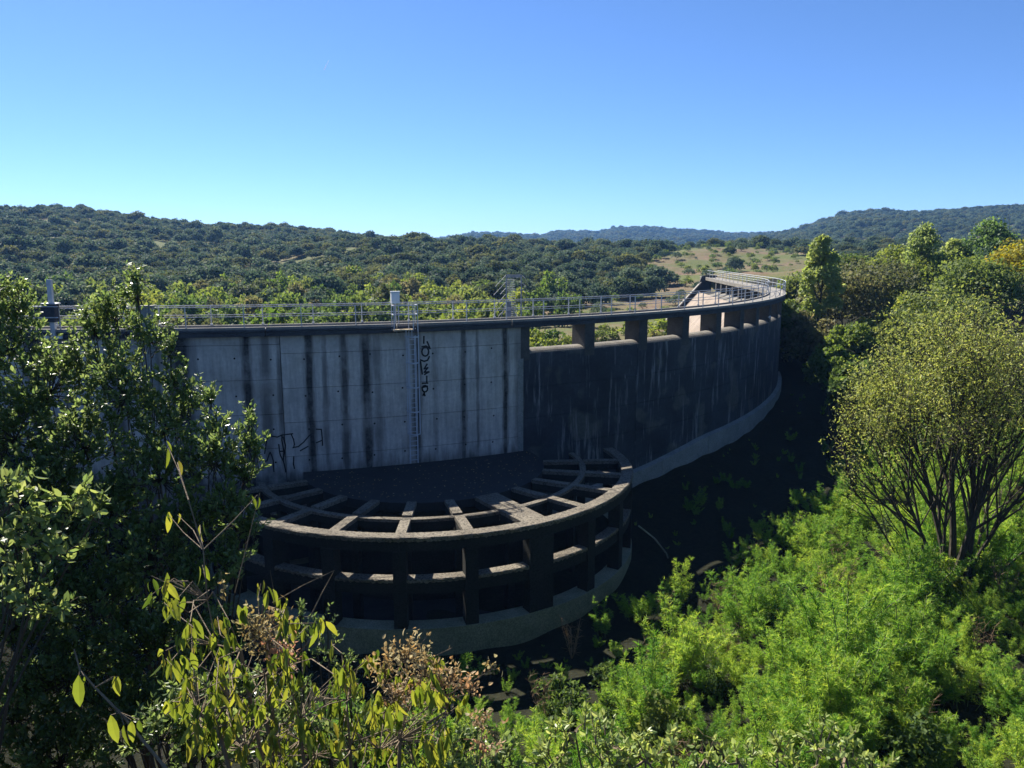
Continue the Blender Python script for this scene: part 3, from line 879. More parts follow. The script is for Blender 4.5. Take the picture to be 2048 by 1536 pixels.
def crown_mesh(name, mat, nlobe, nleaf, size, h, wid, shape='round', leaf=LEAF4, core=True, trunk=None, asp=.7, rj=.6):
    """a crown made of leaf clumps: lobes spread over an uneven body, leaves over each lobe. base at z=0, unit metres"""
    parts = []
    if shape == 'round':
        d = rand_dir(nlobe * 3); d = d[d[:, 2] > -.35][:nlobe]
        rad = wid / 2 * (.62 + .22 * rng.random(len(d)))
        C = d * rad[:, None] * np.array([1, 1, h / wid]); C[:, 2] += h * .5
        lr = wid * (.17 + .12 * rng.random(len(d)))
    elif shape == 'column':
        t = rng.random(nlobe) ** .85; ang = rng.random(nlobe) * 6.283
        prof = np.sin(np.pi * np.clip(t * .92 + .1, 0, 1)) ** .7 * wid * .33
        C = np.stack([np.cos(ang) * prof, np.sin(ang) * prof, .08 * h + t * h * .84], -1)
        lr = wid * (.13 + .1 * rng.random(nlobe))
    else:  # loose shrub: upright sprays
        ang = rng.random(nlobe) * 6.283; t = rng.random(nlobe); rr = np.sqrt(rng.random(nlobe)) * wid * .42
        top = h * (1 - .55 * (rr / (wid * .5)) ** 2)
        C = np.stack([np.cos(ang) * rr, np.sin(ang) * rr, top * (.15 + .75 * t)], -1)
        lr = wid * (.1 + .1 * rng.random(nlobe))
    k = nleaf // len(C)
    dd = rand_dir(k * len(C)); dd[:, 2] = np.where(dd[:, 2] < -.3, -dd[:, 2], dd[:, 2])
    cc = np.repeat(C, k, 0); ll = np.repeat(lr, k)
    P = cc + dd * (ll * (.55 + .5 * rng.random(len(cc))))[:, None]
    N = unit(dd + rj * rand_dir(len(cc)))
    D = unit(np.cross(N, rand_dir(len(cc))) + .3 * dd)
    sz = size * (.6 + .8 * rng.random(len(cc)))
    parts.append(stamp(leaf, P, D, N, sz, sz * asp) + (0,))
    mats = [mat]
    if trunk:
        mats.append(M_BARK)
        S = []
        r = trunk; p = np.array([0, 0, -.4 * h * .2]); n = 4
        top = h * (.55 if shape != 'column' else .9)
        for i in range(n):
            q = np.array([rng.normal() * wid * .03, rng.normal() * wid * .03, top * (i + 1) / n]); S.append((p, q, r * (1 - i / n * .7), r * (1 - (i + 1) / n * .7))); p = q
        for j in range(min(10, len(C))):
            c = C[j]; b = np.array([0, 0, max(.1 * h, min(c[2] * .6, top))])
            m_ = (b + c) / 2 + np.array([0, 0, -.04 * h]); S += [(b, m_, r * .45, r * .3), (m_, c, r * .3, r * .1)]
        parts.append(tubes(S, 5) + (1,))
    return build_mesh(name, parts, mats)


def gz1(x, y): return float(ground_z(x, y))


def place(me_list, name, spots, label, cat, group, sink=.1):
    out = []
    for i, (x, y, s, sz) in enumerate(spots):
        o = link(name, me_list[i % len(me_list)], None, (x, y, gz1(x, y) - sink * s))
        o.scale = (s, s, s * sz); o.rotation_euler = (0, 0, rng.random() * 6.28)
        tag(o, label(i, x, y) if callable(label) else label, cat, group); out.append(o)
    return out


# ------------------------------------------------------------------ woodland on the hills
M_OAK2 = foliage("oak_leaves_light", [(.06, .08, .03), (.075, .1, .035), (.09, .115, .04)], .4, .7, .12)
OAKS = [crown_mesh("crown", M_OAK if _ < 4 else M_OAK2, 20, 1300, .5, 4.3, 5.2, asp=.85, rj=.35) for _ in range(6)]
OAK_TRUNK = trunk_mesh(4.3, 5.2, .16)


def polar(n, a0, a1, r0, r1):
    a = np.radians(rng.uniform(a0, a1, n)); r = np.sqrt(rng.uniform(r0 * r0, r1 * r1, n))
    return r * np.sin(a), r * np.cos(a)


def clearing(x, y):
    """1 where the dry open hillside is, 0 in the wood"""
    px = 1024 + 1562 * x / y; r = np.hypot(x, y)
    c = sm(1285, 1330, px + 30 * np.sin(r * .05)) * sm(1720, 1560, px) * sm(430, 385, r)
    low = sm(205, 165, r + 18 * np.sin(px * .013)) * sm(-200, 300, px)
    return np.maximum(c, low)


def thin_out(x, y, dmin):
    keep = []; cell = {}
    for i in range(len(x)):
        k = (int(x[i] // dmin), int(y[i] // dmin)); ok = True
        for a in (-1, 0, 1):
            for b in (-1, 0, 1):
                for j in cell.get((k[0] + a, k[1] + b), ()):
                    if (x[i] - x[j]) ** 2 + (y[i] - y[j]) ** 2 < dmin * dmin: ok = False; break
                if not ok: break
            if not ok: break
        if ok: cell.setdefault(k, []).append(i); keep.append(i)
    return np.array(keep)


wx, wy = polar(24000, -42, 38, 160, 650)
k = thin_out(wx, wy, 2.9); wx, wy = wx[k], wy[k]
r = np.hypot(wx, wy)
tanx = wx / wy
ok = (rng.random(len(wx)) > clearing(wx, wy) * .975) & ~((tanx > .06) & (r > 450)) & (wob(wx, wy, .33) + .5 * rng.normal(size=len(wx)) > -1.25)
wx, wy, r = wx[ok], wy[ok], r[ok]
order = np.argsort(r); wx, wy, r = wx[order], wy[order], r[order]
wz = ground_z(wx, wy)
inview = np.abs(wx / wy) < .7
near = np.flatnonzero(inview)[:300]
oak_objs = []
for i, n in enumerate(near):
    o = empty("holm_oak", (wx[n], wy[n], wz[n] - .5)); s = rng.uniform(.75, 1.35)
    oc = link("crown", OAKS[i % 6], o); link("trunk", OAK_TRUNK, o)
    o.scale = (s * rng.uniform(.85, 1.2), s * rng.uniform(.85, 1.2), s * rng.uniform(.8, 1.15)); o.rotation_euler = (0, 0, rng.random() * 6.28)
    tag(o, ("round dark evergreen oak" if i % 6 < 4 else "round lighter olive green oak") + " at the foot of the wooded hillside beyond the dam", "tree", "evergreen oaks at the foot of the hillside"); oak_objs.append(oc)
rest = np.setdiff1d(np.arange(len(wx)), near)


def woodland(name, label, P, S, sources):
    """far wood that reads as one mass: trees instanced on points"""
    n = len(P)
    me = bpy.data.meshes.new(name); me.vertices.add(n); me.vertices.foreach_set("co", np.asarray(P, np.float32).ravel())
    for nm, typ, key, data in (("tree_scale", 'FLOAT_VECTOR', "vector", S), ("tree_turn", 'FLOAT', "value", rng.random(n) * 6.28), ("tree_kind", 'INT', "value", rng.integers(0, len(sources), n))):
        a = me.attributes.new(nm, typ, 'POINT'); a.data.foreach_set(key, np.ascontiguousarray(data).ravel())
    o = link(name, me); tag(o, label, None, kind="stuff")
    ng = bpy.data.node_groups.new(name, 'GeometryNodeTree')
    ng.interface.new_socket("Geometry", in_out='INPUT', socket_type='NodeSocketGeometry')
    ng.interface.new_socket("Geometry", in_out='OUTPUT', socket_type='NodeSocketGeometry')
    N = ng.nodes; Lk = ng.links
    gi, go = N.new("NodeGroupInput"), N.new("NodeGroupOutput")
    iop = N.new("GeometryNodeInstanceOnPoints"); jg = N.new("GeometryNodeGeometryToInstance")
    for src in sources:
        oi = N.new("GeometryNodeObjectInfo"); oi.transform_space = 'ORIGINAL'; oi.inputs["Object"].default_value = src; oi.inputs["As Instance"].default_value = True
        Lk.new(oi.outputs["Geometry"], jg.inputs[0])
    j2 = N.new("GeometryNodeJoinGeometry")
    for nn in list(N):
        if nn.bl_idname == "GeometryNodeObjectInfo": Lk.new(nn.outputs["Geometry"], j2.inputs[0])
    N.remove(jg)
    def attr(nm, typ):
        a = N.new("GeometryNodeInputNamedAttribute"); a.data_type = typ; a.inputs["Name"].default_value = nm; return a.outputs["Attribute"]
    Lk.new(gi.outputs[0], iop.inputs["Points"]); Lk.new(j2.outputs[0], iop.inputs["Instance"])
    iop.inputs["Pick Instance"].default_value = True
    Lk.new(attr("tree_kind", 'INT'), iop.inputs["Instance Index"])
    Lk.new(attr("tree_scale", 'FLOAT_VECTOR'), iop.inputs["Scale"])
    cx = N.new("ShaderNodeCombineXYZ"); Lk.new(attr("tree_turn", 'FLOAT'), cx.inputs[2])
    Lk.new(cx.outputs[0], iop.inputs["Rotation"])
    Lk.new(iop.outputs[0], go.inputs[0])
    md = o.modifiers.new("scatter", 'NODES'); md.node_group = ng
    return o


def scales(n, lo, hi): s = rng.uniform(lo, hi, n); return np.stack([s * rng.uniform(.85, 1.25, n), s * rng.uniform(.85, 1.25, n), s * rng.uniform(.75, 1.15, n)], -1)


fx, fy = polar(9000, 14, 44, 640, 1420)
k = thin_out(fx, fy, 6.5); fx, fy = fx[k], fy[k]
gx, gy = polar(9000, -8, 26, 1250, 2120)
k = thin_out(gx, gy, 9); gx, gy = gx[k], gy[k]
AX = np.concatenate([wx[rest], fx, gx]); AY = np.concatenate([wy[rest], fy, gy])
AS = np.concatenate([scales(len(rest), .4, 1.15) * np.where(rng.random(len(rest)) < .12, 1.45, 1.0)[:, None], scales(len(fx), 1.1, 1.9), scales(len(gx), 1.5, 2.6)])
AZ_ = ground_z(AX, AY) - .5 * AS[:, 2]
woodland("woodland", "dark evergreen wood covering the far hillsides and ridges", np.stack([AX, AY, AZ_], -1), AS, oak_objs[:6])

# bright shrubs along the valley floor beyond the dam
LIMES = [crown_mesh("valley_shrub", M_LIME if i < 2 else (M_MID if i < 4 else M_OLIVE), 22, 900, .42, 3.4, 4.2, 'loose', trunk=.06) for i in range(5)]
vx, vy = polar(2200, -33, 5, 105, 205); k = thin_out(vx, vy, 4.4); vx, vy = vx[k], vy[k]
pxs = 1024 + 1562 * vx / vy
keep = ((rng.random(len(vx)) < .75) & ((pxs < 1010) | (rng.random(len(vx)) < .3)) & ((np.hypot(vx, vy) > 120) | (rng.random(len(vx)) < .65)))
vo = rng.permutation(np.flatnonzero(keep))[:210]
place(LIMES, "valley_shrub", [(vx[i], vy[i], rng.uniform(.7, 1.8), rng.uniform(.8, 1.3)) for i in vo],
      lambda i, x, y: ("loose lime green", "loose lime green", "mid green leafy", "mid green leafy", "dull olive")[i % 5] + " shrub on the valley floor beyond the dam crest", "shrub", "lime green shrubs on the valley floor")
# low shrubs seen through the spillway openings
place(LIMES, "low_shrub", [(2.4, 100, 1.15, 1.0), (3.6, 97, 1.0, .95), (4.9, 101, 1.15, .9), (6.6, 99, .9, .9), (8.3, 104, .7, .9), (3.0, 92, .8, .8), (5.8, 94, .7, .8), (12.5, 112, .8, .8), (14.5, 118, .9, .8), (18.2, 97, 1.0, 1.0), (16.8, 102, .9, .9), (19, 92, 1.0, .9), (17.5, 88, .8, .9), (22, 98, 1.1, .8), (20.5, 104, .8, .9), (24, 118, 1.4, .8), (20, 125, 1.3, .7)],
      lambda i, x, y: ("bright lime green", "bright lime green", "mid green", "mid green", "olive green")[i % 5] + " shrub on the dry field seen through the " + ("first" if x / y < .094 else "second" if x / y < .165 else "third" if x / y < .219 else "fourth") + " spillway opening", "shrub", "low shrubs behind the spillway")
# scattered dark bushes on the dry clearing
cx_, cy_ = polar(900, 5, 24, 150, 400); k = thin_out(cx_, cy_, 6); cx_, cy_ = cx_[k], cy_[k]
c = clearing(cx_, cy_) > .5; cx_, cy_ = cx_[c][:190], cy_[c][:190]
place([crown_mesh("clearing_bush", M_MID if i else M_OAK, 12, 420, .4, 2.6, 3.4, trunk=.08) for i in range(3)], "clearing_bush",
      [(x, y, rng.uniform(.35, 1.25), rng.uniform(.7, 1.1)) for x, y in zip(cx_, cy_)],
      lambda i, x, y: ("lone dark bush" if i % 3 == 0 else "lone green bush") + " on the dry open clearing, " + ("near the wood" if x / y < .22 else "up the slope") , "bush", "bushes dotted over the dry clearing")

# ------------------------------------------------------------------ trees on the right bank, each with trunk and crown
def bank_tree(px, ptop, pbase, pw, Y, mat, name, label, shape='round', size=.4, n=6500, lobes=34, group=None):
    top = at(px, ptop, Y); wid = pw * (1.3 if shape != 'column' else 1.15) / F_PX * Y
    g = gz1(top.x, Y); base = min(at(px, pbase, Y).z, g + 3)
    root = empty(name, (top.x, Y, g)); tag(root, label, "tree" if 'shrub' not in name and 'bush' not in name else "shrub", group)
    h = top.z - base
    me = crown_mesh("crown", mat, lobes, n, size, h, wid, shape)
    o = link("crown", me, root); o.location = (0, 0, base - g)
    S = []; p = np.array([0, 0, -.3]); r = max(.07, h * .018); L = base - g + h * .75
    for i in range(5):
        q = np.array([rng.normal() * .12, rng.normal() * .12, L * (i + 1) / 5]); S.append((p, q, r * (1 - i * .16), r * (1 - (i + 1) * .16))); p = q
    for j in range(9):
        z0 = L * rng.uniform(.2, .8); a = rng.random() * 6.28; q = np.array([math.cos(a) * wid * .3, math.sin(a) * wid * .3, min(z0 + h * .25, base - g + h * .85)]); S.append((np.array([0, 0, z0]), q, r * .45, r * .12))
    link("trunk", build_mesh("trunk", [tubes(S, 6) + (0,)], [M_BARK]), root)
    return root


BT = [
    (1648, 468, 640, 74, 92, M_POP, "poplar_tree", "tall narrow light green poplar standing left of the right bank's dark trees", 'column'),
    (1700, 515, 610, 70, 122, M_MID, "leafy_tree", "mid green bushy tree at the right shoulder of the narrow poplar", 'round'),
    (1598, 562, 650, 74, 112, M_MID, "leafy_tree", "green round tree just right of the dam's curved end", 'round'),
    (1755, 535, 660, 130, 100, M_OLIVE, "leafy_tree", "broad dusky olive tree with rounded crown, middle of the right bank", 'round'),
    (1690, 560, 680, 120, 96, M_OLIVE, "leafy_tree", "brownish olive tree in front of the mid green tree and poplar", 'round'),
    (1850, 456, 600, 80, 108, M_POP, "poplar_tree", "light green poplar rising above an olive thicket, its tip against the mesa", 'column'),
    (1915, 466, 600, 58, 112, M_POP, "poplar_tree", "slim light green poplar between two taller pale poplars", 'column'),
    (1985, 452, 610, 125, 110, M_POP, "poplar_tree", "broadest pale green poplar next to the yellow tree", 'column'),
    (1790, 500, 620, 90, 116, M_LIME, "leafy_tree", "thin yellowish green tree left of the poplar against the mesa", 'round'),
    (1880, 520, 640, 120, 108, M_LIME, "leafy_tree", "yellowish green tree with open crown below the slim poplar", 'round'),
    (2045, 490, 640, 110, 100, M_YEL, "yellow_tree", "bright yellow autumn tree at the right edge", 'round'),
    (1960, 530, 660, 120, 92, M_MID, "leafy_tree", "deep green tree in front of the broad pale poplar", 'round'),
    (1590, 600, 700, 90, 92, M_MID, "bushy_shrub", "rounded green shrub against the dam's far curved end", 'loose'),
    (1640, 615, 730, 100, 86, M_OLIVE, "bushy_shrub", "dark olive shrub above the reddish bare bank", 'loose'),
    (1700, 650, 745, 90, 78, M_LIME, "bushy_shrub", "light green mound shaped shrub below the broad olive tree", 'loose'),
    (1765, 640, 760, 100, 82, M_MID, "bushy_shrub", "mid green shrub between the light mound and the willow", 'loose'),
    (1665, 690, 760, 70, 70, M_LIME, "bushy_shrub", "small pale green shrub at the edge of the dam's shadow", 'loose'),
    (1800, 590, 730, 110, 88, M_LIME, "bushy_shrub", "pale green shrub filling the gap behind the willow's left side", 'loose'),
    (1900, 600, 760, 160, 84, M_MID, "leafy_tree", "green tree half hidden behind the big willow crown", 'round'),
    (1715, 715, 800, 90, 62, M_MID, "bushy_shrub", "green shrub in the sun beside the willow's left flank", 'loose'),
    (1570, 560, 660, 60, 118, M_MID, "bushy_shrub", "tall thin green shrub rising right behind the crest railing's bend", 'loose'),
    (1830, 575, 690, 90, 96, M_MID, "leafy_tree", "dense green tree right of the broad dusky olive tree", 'round'),
]
for b in BT: bank_tree(*b)


# ------------------------------------------------------------------ big willow on the right
M_WILLOW = foliage("willow_leaves", [(0.215, 0.268, 0.060), (0.286, 0.328, 0.089), (0.186, 0.259, 0.052), (0.343, 0.371, 0.119)], .5, .5, .3)


ENV = False


def grow(S, tips, p, d, L, r, depth, maxd, spread, up, kids=(2, 4), nseg=4):
    """recursive limb; S collects tube pieces, tips collects (point, direction, depth)"""
    q = np.array(p, float); d = np.array(d, float)
    for i in range(nseg):
        d = d + rng.normal(size=3) * .09 + np.array([0, 0, up]); d /= np.linalg.norm(d)
        q2 = q + d * L / nseg
        if ENV and q2[2] > 3.5 and (q2[0] / 6.3) ** 2 + (q2[1] / 6.5) ** 2 + ((q2[2] - 7.6) / 7.7) ** 2 > 1 + .28 * math.sin(q2[0] * 1.9 + 1.2 * q2[2]) * math.sin(q2[2] * 1.7) + rng.normal() * .12: return
        r2 = r * (1 - .55 / nseg)
        S.append((q, q2, r, r2)); q, r = q2, r2
        if depth >= maxd - 1: tips.append((q, d.copy()))
        if depth < maxd and i >= (1 if depth else 2):
            for _ in range(rng.integers(*kids)):
                ax = np.cross(d, rng.normal(size=3)); ax /= np.linalg.norm(ax); a = rng.uniform(.5, 1.25) * spread
                grow(S, tips, q, d * math.cos(a) + ax * math.sin(a), L * rng.uniform(.5, .72), r * .6, depth + 1, maxd, spread, up, kids, 3)


def willow(px, py, Y):
    b = at(px, py, Y); g = gz1(b.x, b.y)
    root = tag(empty("willow_tree", (b.x, b.y, g)), "big many stemmed willow with thin yellowish leaves standing alone at right", "tree")
    stems = [(-.5, -.05, 0, .15), (-.22, .22, 0, .19), (-.06, -.2, 0, .24), (.14, .18, 0, .26), (.24, -.16, 0, .2), (.5, .1, 0, .16), (-.36, -.3, 0, .12), (.4, -.3, 0, .13), (.0, .5, 0, .13), (.75, .2, 0, .13), (-.8, .2, 0, .11), (-1.5, -.4, 0, .09), (-1.3, .5, 0, .08), (1.5, -.3, 0, .09)]
    alltips = []
    global ENV
    ENV = True
    for k, (dx, dy, _, r) in enumerate(stems):
        S, tips = [], []
        d = np.array([dx, dy, 1.75]); d /= np.linalg.norm(d)
        grow(S, tips, (dx * .8, dy * .8, -.3), d, rng.uniform(7.4, 8.8) * (1 if abs(dx) < .45 else .85), r, 0, 3, .55, .045, (2, 4), 6)
        link("trunk", build_mesh("trunk", [tubes([(a_, b_, c_ * .78, d_ * .78) for a_, b_, c_, d_ in S if c_ > .03], 6) + (0,), tubes([t for t in S if t[2] <= .03], 3) + (0,)], [M_BARK]), root)
        alltips += tips
    P0 = np.array([t[0] for t in alltips]); D0 = np.array([t[1] for t in alltips])
    zf = np.clip((P0[:, 2] - 2.0) / 6, .3, 1) * np.exp(rng.normal(size=len(P0)) * 1.1)            # lower branches are nearly bare
    w = zf / zf.sum(); n = 30000
    i = rng.choice(len(P0), n, p=w)
    P = P0[i] + rng.normal(size=(n, 3)) * np.array([.3, .3, .3]); D = unit(D0[i] * .4 + rand_dir(n) * .8 + np.array([0, 0, -.5]))
    L = .17 * (.7 + .6 * rng.random(n))
    link("crown", build_mesh("crown", [stamp(LEAF4, P, D, rand_dir(n), L, L * .36) + (0,)], [M_WILLOW]), root)
    T = [(P0[j], P0[j] + unit(D0[j] + rng.normal(size=3) * .6) * rng.uniform(.4, .9), .012, .004) for j in rng.choice(len(P0), 2500)]
    link("twigs", build_mesh("twigs", [tubes(T, 3) + (0,)], [M_BARK]), root)["kind"] = "stuff"
    return root


rng = np.random.default_rng(14)
willow(1905, 1172, 38.0)
rng = np.random.default_rng(5)

# brown litter of sticks beside the willow's foot
b = at(1985, 1160, 38.5)
T = []
for _ in range(220):
    p = np.array([b.x + rng.normal() * 1.2, b.y + rng.normal() * .9, 0]); p[2] = gz1(p[0], p[1]) + rng.uniform(.05, .5); d = rand_dir(1)[0] * np.array([1, 1, .25]) * rng.uniform(.3, .9)
    T.append((p - d, p + d, .025, .01))
M_STICK = bark("dead_sticks", (.16, .1, .06), (.32, .22, .14))
tag(link("dead_sticks", build_mesh("dead_sticks", [tubes(T, 3) + (0,)], [M_STICK])), "brown litter of dead sticks beside the willow's foot", kind="stuff")

# ------------------------------------------------------------------ feathery green plants covering the reservoir floor
M_FEATHER = foliage("feathery_leaves", [(0.103, 0.245, 0.040), (0.151, 0.311, 0.047), (0.215, 0.367, 0.062), (0.271, 0.392, 0.079)], .5, .55, .2)
M_STEMG = plain("green_stem", (.12, .15, .05), .7)


def feather_mesh(nst, h, lean, nfr, nn):
    P, D, L, W = [], [], [], []; S = []
    for s in range(nst):
        a = rng.random() * 6.28; b = np.array([math.cos(a), math.sin(a), 0]) * rng.uniform(.03, .3); d = np.array([math.cos(a) * lean * rng.random(), math.sin(a) * lean * rng.random(), 1.0]); d /= np.linalg.norm(d)
        hh = h * rng.uniform(.6, 1.1); q = b.copy(); n = 5
        for i in range(n):
            d = d + np.array([math.cos(a), math.sin(a), 0]) * .06 * i * lean + rng.normal(size=3) * .05; d /= np.linalg.norm(d); q2 = q + d * hh / n; S.append((q, q2, .012, .01))
            for _ in range(nfr):
                fp = q + (q2 - q) * rng.random(); t = (i + rng.random()) / n
                if t < .2: continue
                fd = unit(rand_dir(1)[0] * np.array([1, 1, .35]) + d * .55 + np.array([0, 0, .2])); fl = .36 * (1.15 - .75 * t) * rng.uniform(.7, 1.2)
                for j in range(nn):
                    u = (j + .5) / nn; P.append(fp + fd * fl * u + np.array([0, 0, -.12 * u * u * fl])); D.append(fd * .75 + rand_dir(1)[0] * .75); L.append(.15 * (1.15 - .6 * u) * rng.uniform(.7, 1.3)); W.append(.019)
            q = q2
    P = np.array(P); D = np.array(D)
    return build_mesh("foliage", [stamp(NEEDLE, P, D, rand_dir(len(P)), np.array(L), np.array(W)) + (0,), tubes(S, 3) + (1,)], [M_FEATHER, M_STEMG])


FEATH = [feather_mesh(7, rng.uniform(1.5, 2.0), rng.uniform(.2, .6), 10, 11) for _ in range(5)]
TOWC = np.array([TX, TY])


def free_floor(x, y):
    a = np.degrees(np.arctan2(y - CY, x - CX)); d = np.hypot(x - CX, y - CY) - RAD
    return (d > 1.2) & (np.hypot(x - TX, y - TY) > 13.3)


hx = rng.uniform(-8, 46, 12000); hy = rng.uniform(15, 80, 12000)
ok = free_floor(hx, hy) & (np.hypot(hx - 22.5, hy - 37.9) > 1.3) & (hx / hy > -.25) & (hx / hy < .78) & (ground_z(hx, hy) < -9)
hx, hy = hx[ok], hy[ok]
k = thin_out(hx, hy, .72); hx, hy = hx[k], hy[k]
# plants thinned inside the wall's and tower's cast shadows so the shade reads darker
gz_ = ground_z(hx, hy); Ls = -gz_ / math.tan(R_(SUN_EL)); sx_, sy_ = hx + math.sin(R_(SUN_AZ)) * Ls, hy + math.cos(R_(SUN_AZ)) * Ls
shade = RAD - np.hypot(sx_ - CX, sy_ - CY)
keep = (rng.random(len(hx)) > .82 * sm(.3, 3.0, shade)) & ((np.hypot(hx - TX - 2.6, hy - TY + 3.6) > 15.2) | (rng.random(len(hx)) < .65)); hx, hy, shade = hx[keep], hy[keep], shade[keep]
hz = ground_z(hx, hy)
# taller in drifts, so the cover rises in mounds
mound = .5 + .5 * np.sin(hx * .9 + 1.2 * np.sin(hy * .45)) * np.cos(hy * .8 + .9 * np.sin(hx * .5)) + .35 * wob(hx, hy, 2.3)
hs_ = np.clip(.45 + .9 * mound, .2, 1.6) * rng.uniform(.8, 1.2, len(hx))
hs_ *= 1 - .6 * sm(.5, 4.0, shade)
hs_ *= np.where(np.hypot(hx - TX - 2.6, hy - TY + 3.6) < 15.2, .6, 1.0)
hs_ *= .4 + .6 * sm(13.5, 18.5, np.hypot(hx - TX, hy - TY)) * sm(1.2, 6, np.hypot(hx - CX, hy - CY) - RAD)
fringe = (shade > -2.2) & (shade < .8) & (rng.random(len(hx)) < .3); hs_ = np.where(fringe, np.maximum(hs_, rng.uniform(.8, 1.35, len(hx))), hs_)
# individuals: the largest in the picture
pxy = hx / hy
edge = np.flatnonzero((hy < 46) & (pxy > -.02) & (pxy < .68))
pick = edge[np.argsort(-(hs_[edge] / hy[edge]))][:150]
fo = []
for i in pick:
    root = tag(empty("feathery_plant", (hx[i], hy[i], hz[i] - .05)), "tall feathery bright green plant on the reservoir floor below the dam", "plant", "tall feathery plants on the reservoir floor")
    o = link("foliage", FEATH[i % 5], root); s = hs_[i] * 1.12; o.scale = (s * 1.1, s * 1.1, s); o.rotation_euler = (0, 0, rng.random() * 6.28); fo.append((i, o))
srcs = [next(o for i, o in fo if i % 5 == m) for m in range(5)]
rest = np.setdiff1d(np.arange(len(hx)), pick)
SS = np.stack([hs_[rest] * 1.15, hs_[rest] * 1.15, hs_[rest]], -1)
woodland("weeds", "dense feathery bright green weeds covering the reservoir floor", np.stack([hx[rest], hy[rest], hz[rest] - .05], -1), SS, srcs)

# dead brown stalks and darker bushes standing among the green plants
def stalk_mesh():
    S = []
    for _ in range(9):
        a = rng.random() * 6.28; d = np.array([math.cos(a) * .25, math.sin(a) * .25, 1.0]); p = np.zeros(3); h = rng.uniform(1.1, 2.0)
        for i in range(4):
            q = p + (d + rng.normal(size=3) * .1) * h / 4; S.append((p, q, .012, .009))
            for _ in range(4): S.append((q, q + rand_dir(1)[0] * np.array([.3, .3, .2]) + np.array([0, 0, .1]), .006, .003))
            p = q
    return build_mesh("stalks", [tubes(S, 3) + (0,)], [M_STICK])


STALKS = [stalk_mesh() for _ in range(3)]
SHB = [crown_mesh("floor_bush", M_MID, 14, 900, .16, 1.7, 2.1, 'loose', trunk=.03) for _ in range(2)]
sun_i = np.flatnonzero((shade < -1) & (hy < 50) & (hx / hy < .68) & (hx / hy > 0)); pk = rng.permutation(sun_i)
for i in pk[:36]:
    root = tag(empty("dead_stalks", (hx[i] + .3, hy[i] + .2, hz[i])), "clump of dry brown stalks among the green feathery plants", "plant", "dead stalks among the feathery plants")
    o = link("stalks", STALKS[i % 3], root); s = rng.uniform(.8, 1.25); o.scale = (s, s, s)
place(SHB, "floor_bush", [(hx[i] + .4, hy[i] - .3, rng.uniform(.7, 1.4), 1) for i in pk[36:64]], "darker broad leaved bush among the feathery plants on the reservoir floor", "bush", "darker bushes on the reservoir floor")

# ------------------------------------------------------------------ foreground shrubs on the bank below the camera
M_HOLM = foliage("evergreen_leaves", [(0.095, 0.150, 0.049), (0.120, 0.181, 0.053), (0.155, 0.218, 0.068), (0.198, 0.253, 0.090)], 0.55, .34, .45)
M_BUD = foliage("drooping_leaves", [(0.052, 0.091, 0.017), (0.104, 0.155, 0.023), (0.146, 0.195, 0.031), (0.183, 0.224, 0.042), (0.198, 0.195, 0.037)], .48, .5, .3)
M_BRIGHT = foliage("bright_leaves", [(0.178, 0.262, 0.057), (0.230, 0.315, 0.085), (0.281, 0.360, 0.122), (0.204, 0.285, 0.071)], .45, .4, .4)
M_DRY = foliage("dry_bits", [(0.324, 0.255, 0.112), (0.402, 0.330, 0.156), (0.324, 0.220, 0.078), (0.428, 0.386, 0.223)], .4, .7, .15)
M_RUSTB = foliage("rusty_bits", [(0.323, 0.206, 0.102), (0.404, 0.281, 0.143), (0.445, 0.374, 0.245)], .4, .7, .15)


def frame(P, D, N, L, W):
    """object matrix that puts a unit leaf where stamp() would"""
    D = D / np.linalg.norm(D); S = np.cross(D, N); S /= np.linalg.norm(S); N = np.cross(S, D)
    m = Matrix.Identity(4)
    for r_ in range(3): m[r_][0] = S[r_] * W; m[r_][1] = D[r_] * L; m[r_][2] = N[r_] * W; m[r_][3] = P[r_]
    return m


def leafy(root, tpl, P, D, N, L, W, mat, nind, partname="leaf"):
    """the leaves that show largest as parts, the rest as one mass"""
    o0 = np.array(root.location); n = len(P); L = np.broadcast_to(L, (n,)); W = np.broadcast_to(W, (n,))
    C = np.array([0, 0, CAM_Z]); dist = np.linalg.norm(P - C, axis=1)
    px = np.abs(P[:, 0] / np.maximum(P[:, 1], .1))
    order = np.argsort(-(L / dist) * (px < .66))
    ind, rest = order[:nind], order[nind:]
    if nind:
        me = build_mesh(partname, [(tpl[0], tpl[1], 0)], [mat])
        for i in ind:
            o = link(partname, me, root); o.matrix_local = frame(P[i] - o0, D[i], N[i], L[i], W[i])
    if len(rest):
        V, F = stamp(tpl, P[rest] - o0, D[rest], N[rest], L[rest], W[rest])
        link("foliage", build_mesh("foliage", [(V, F, 0)], [mat]), root)["kind"] = "stuff"


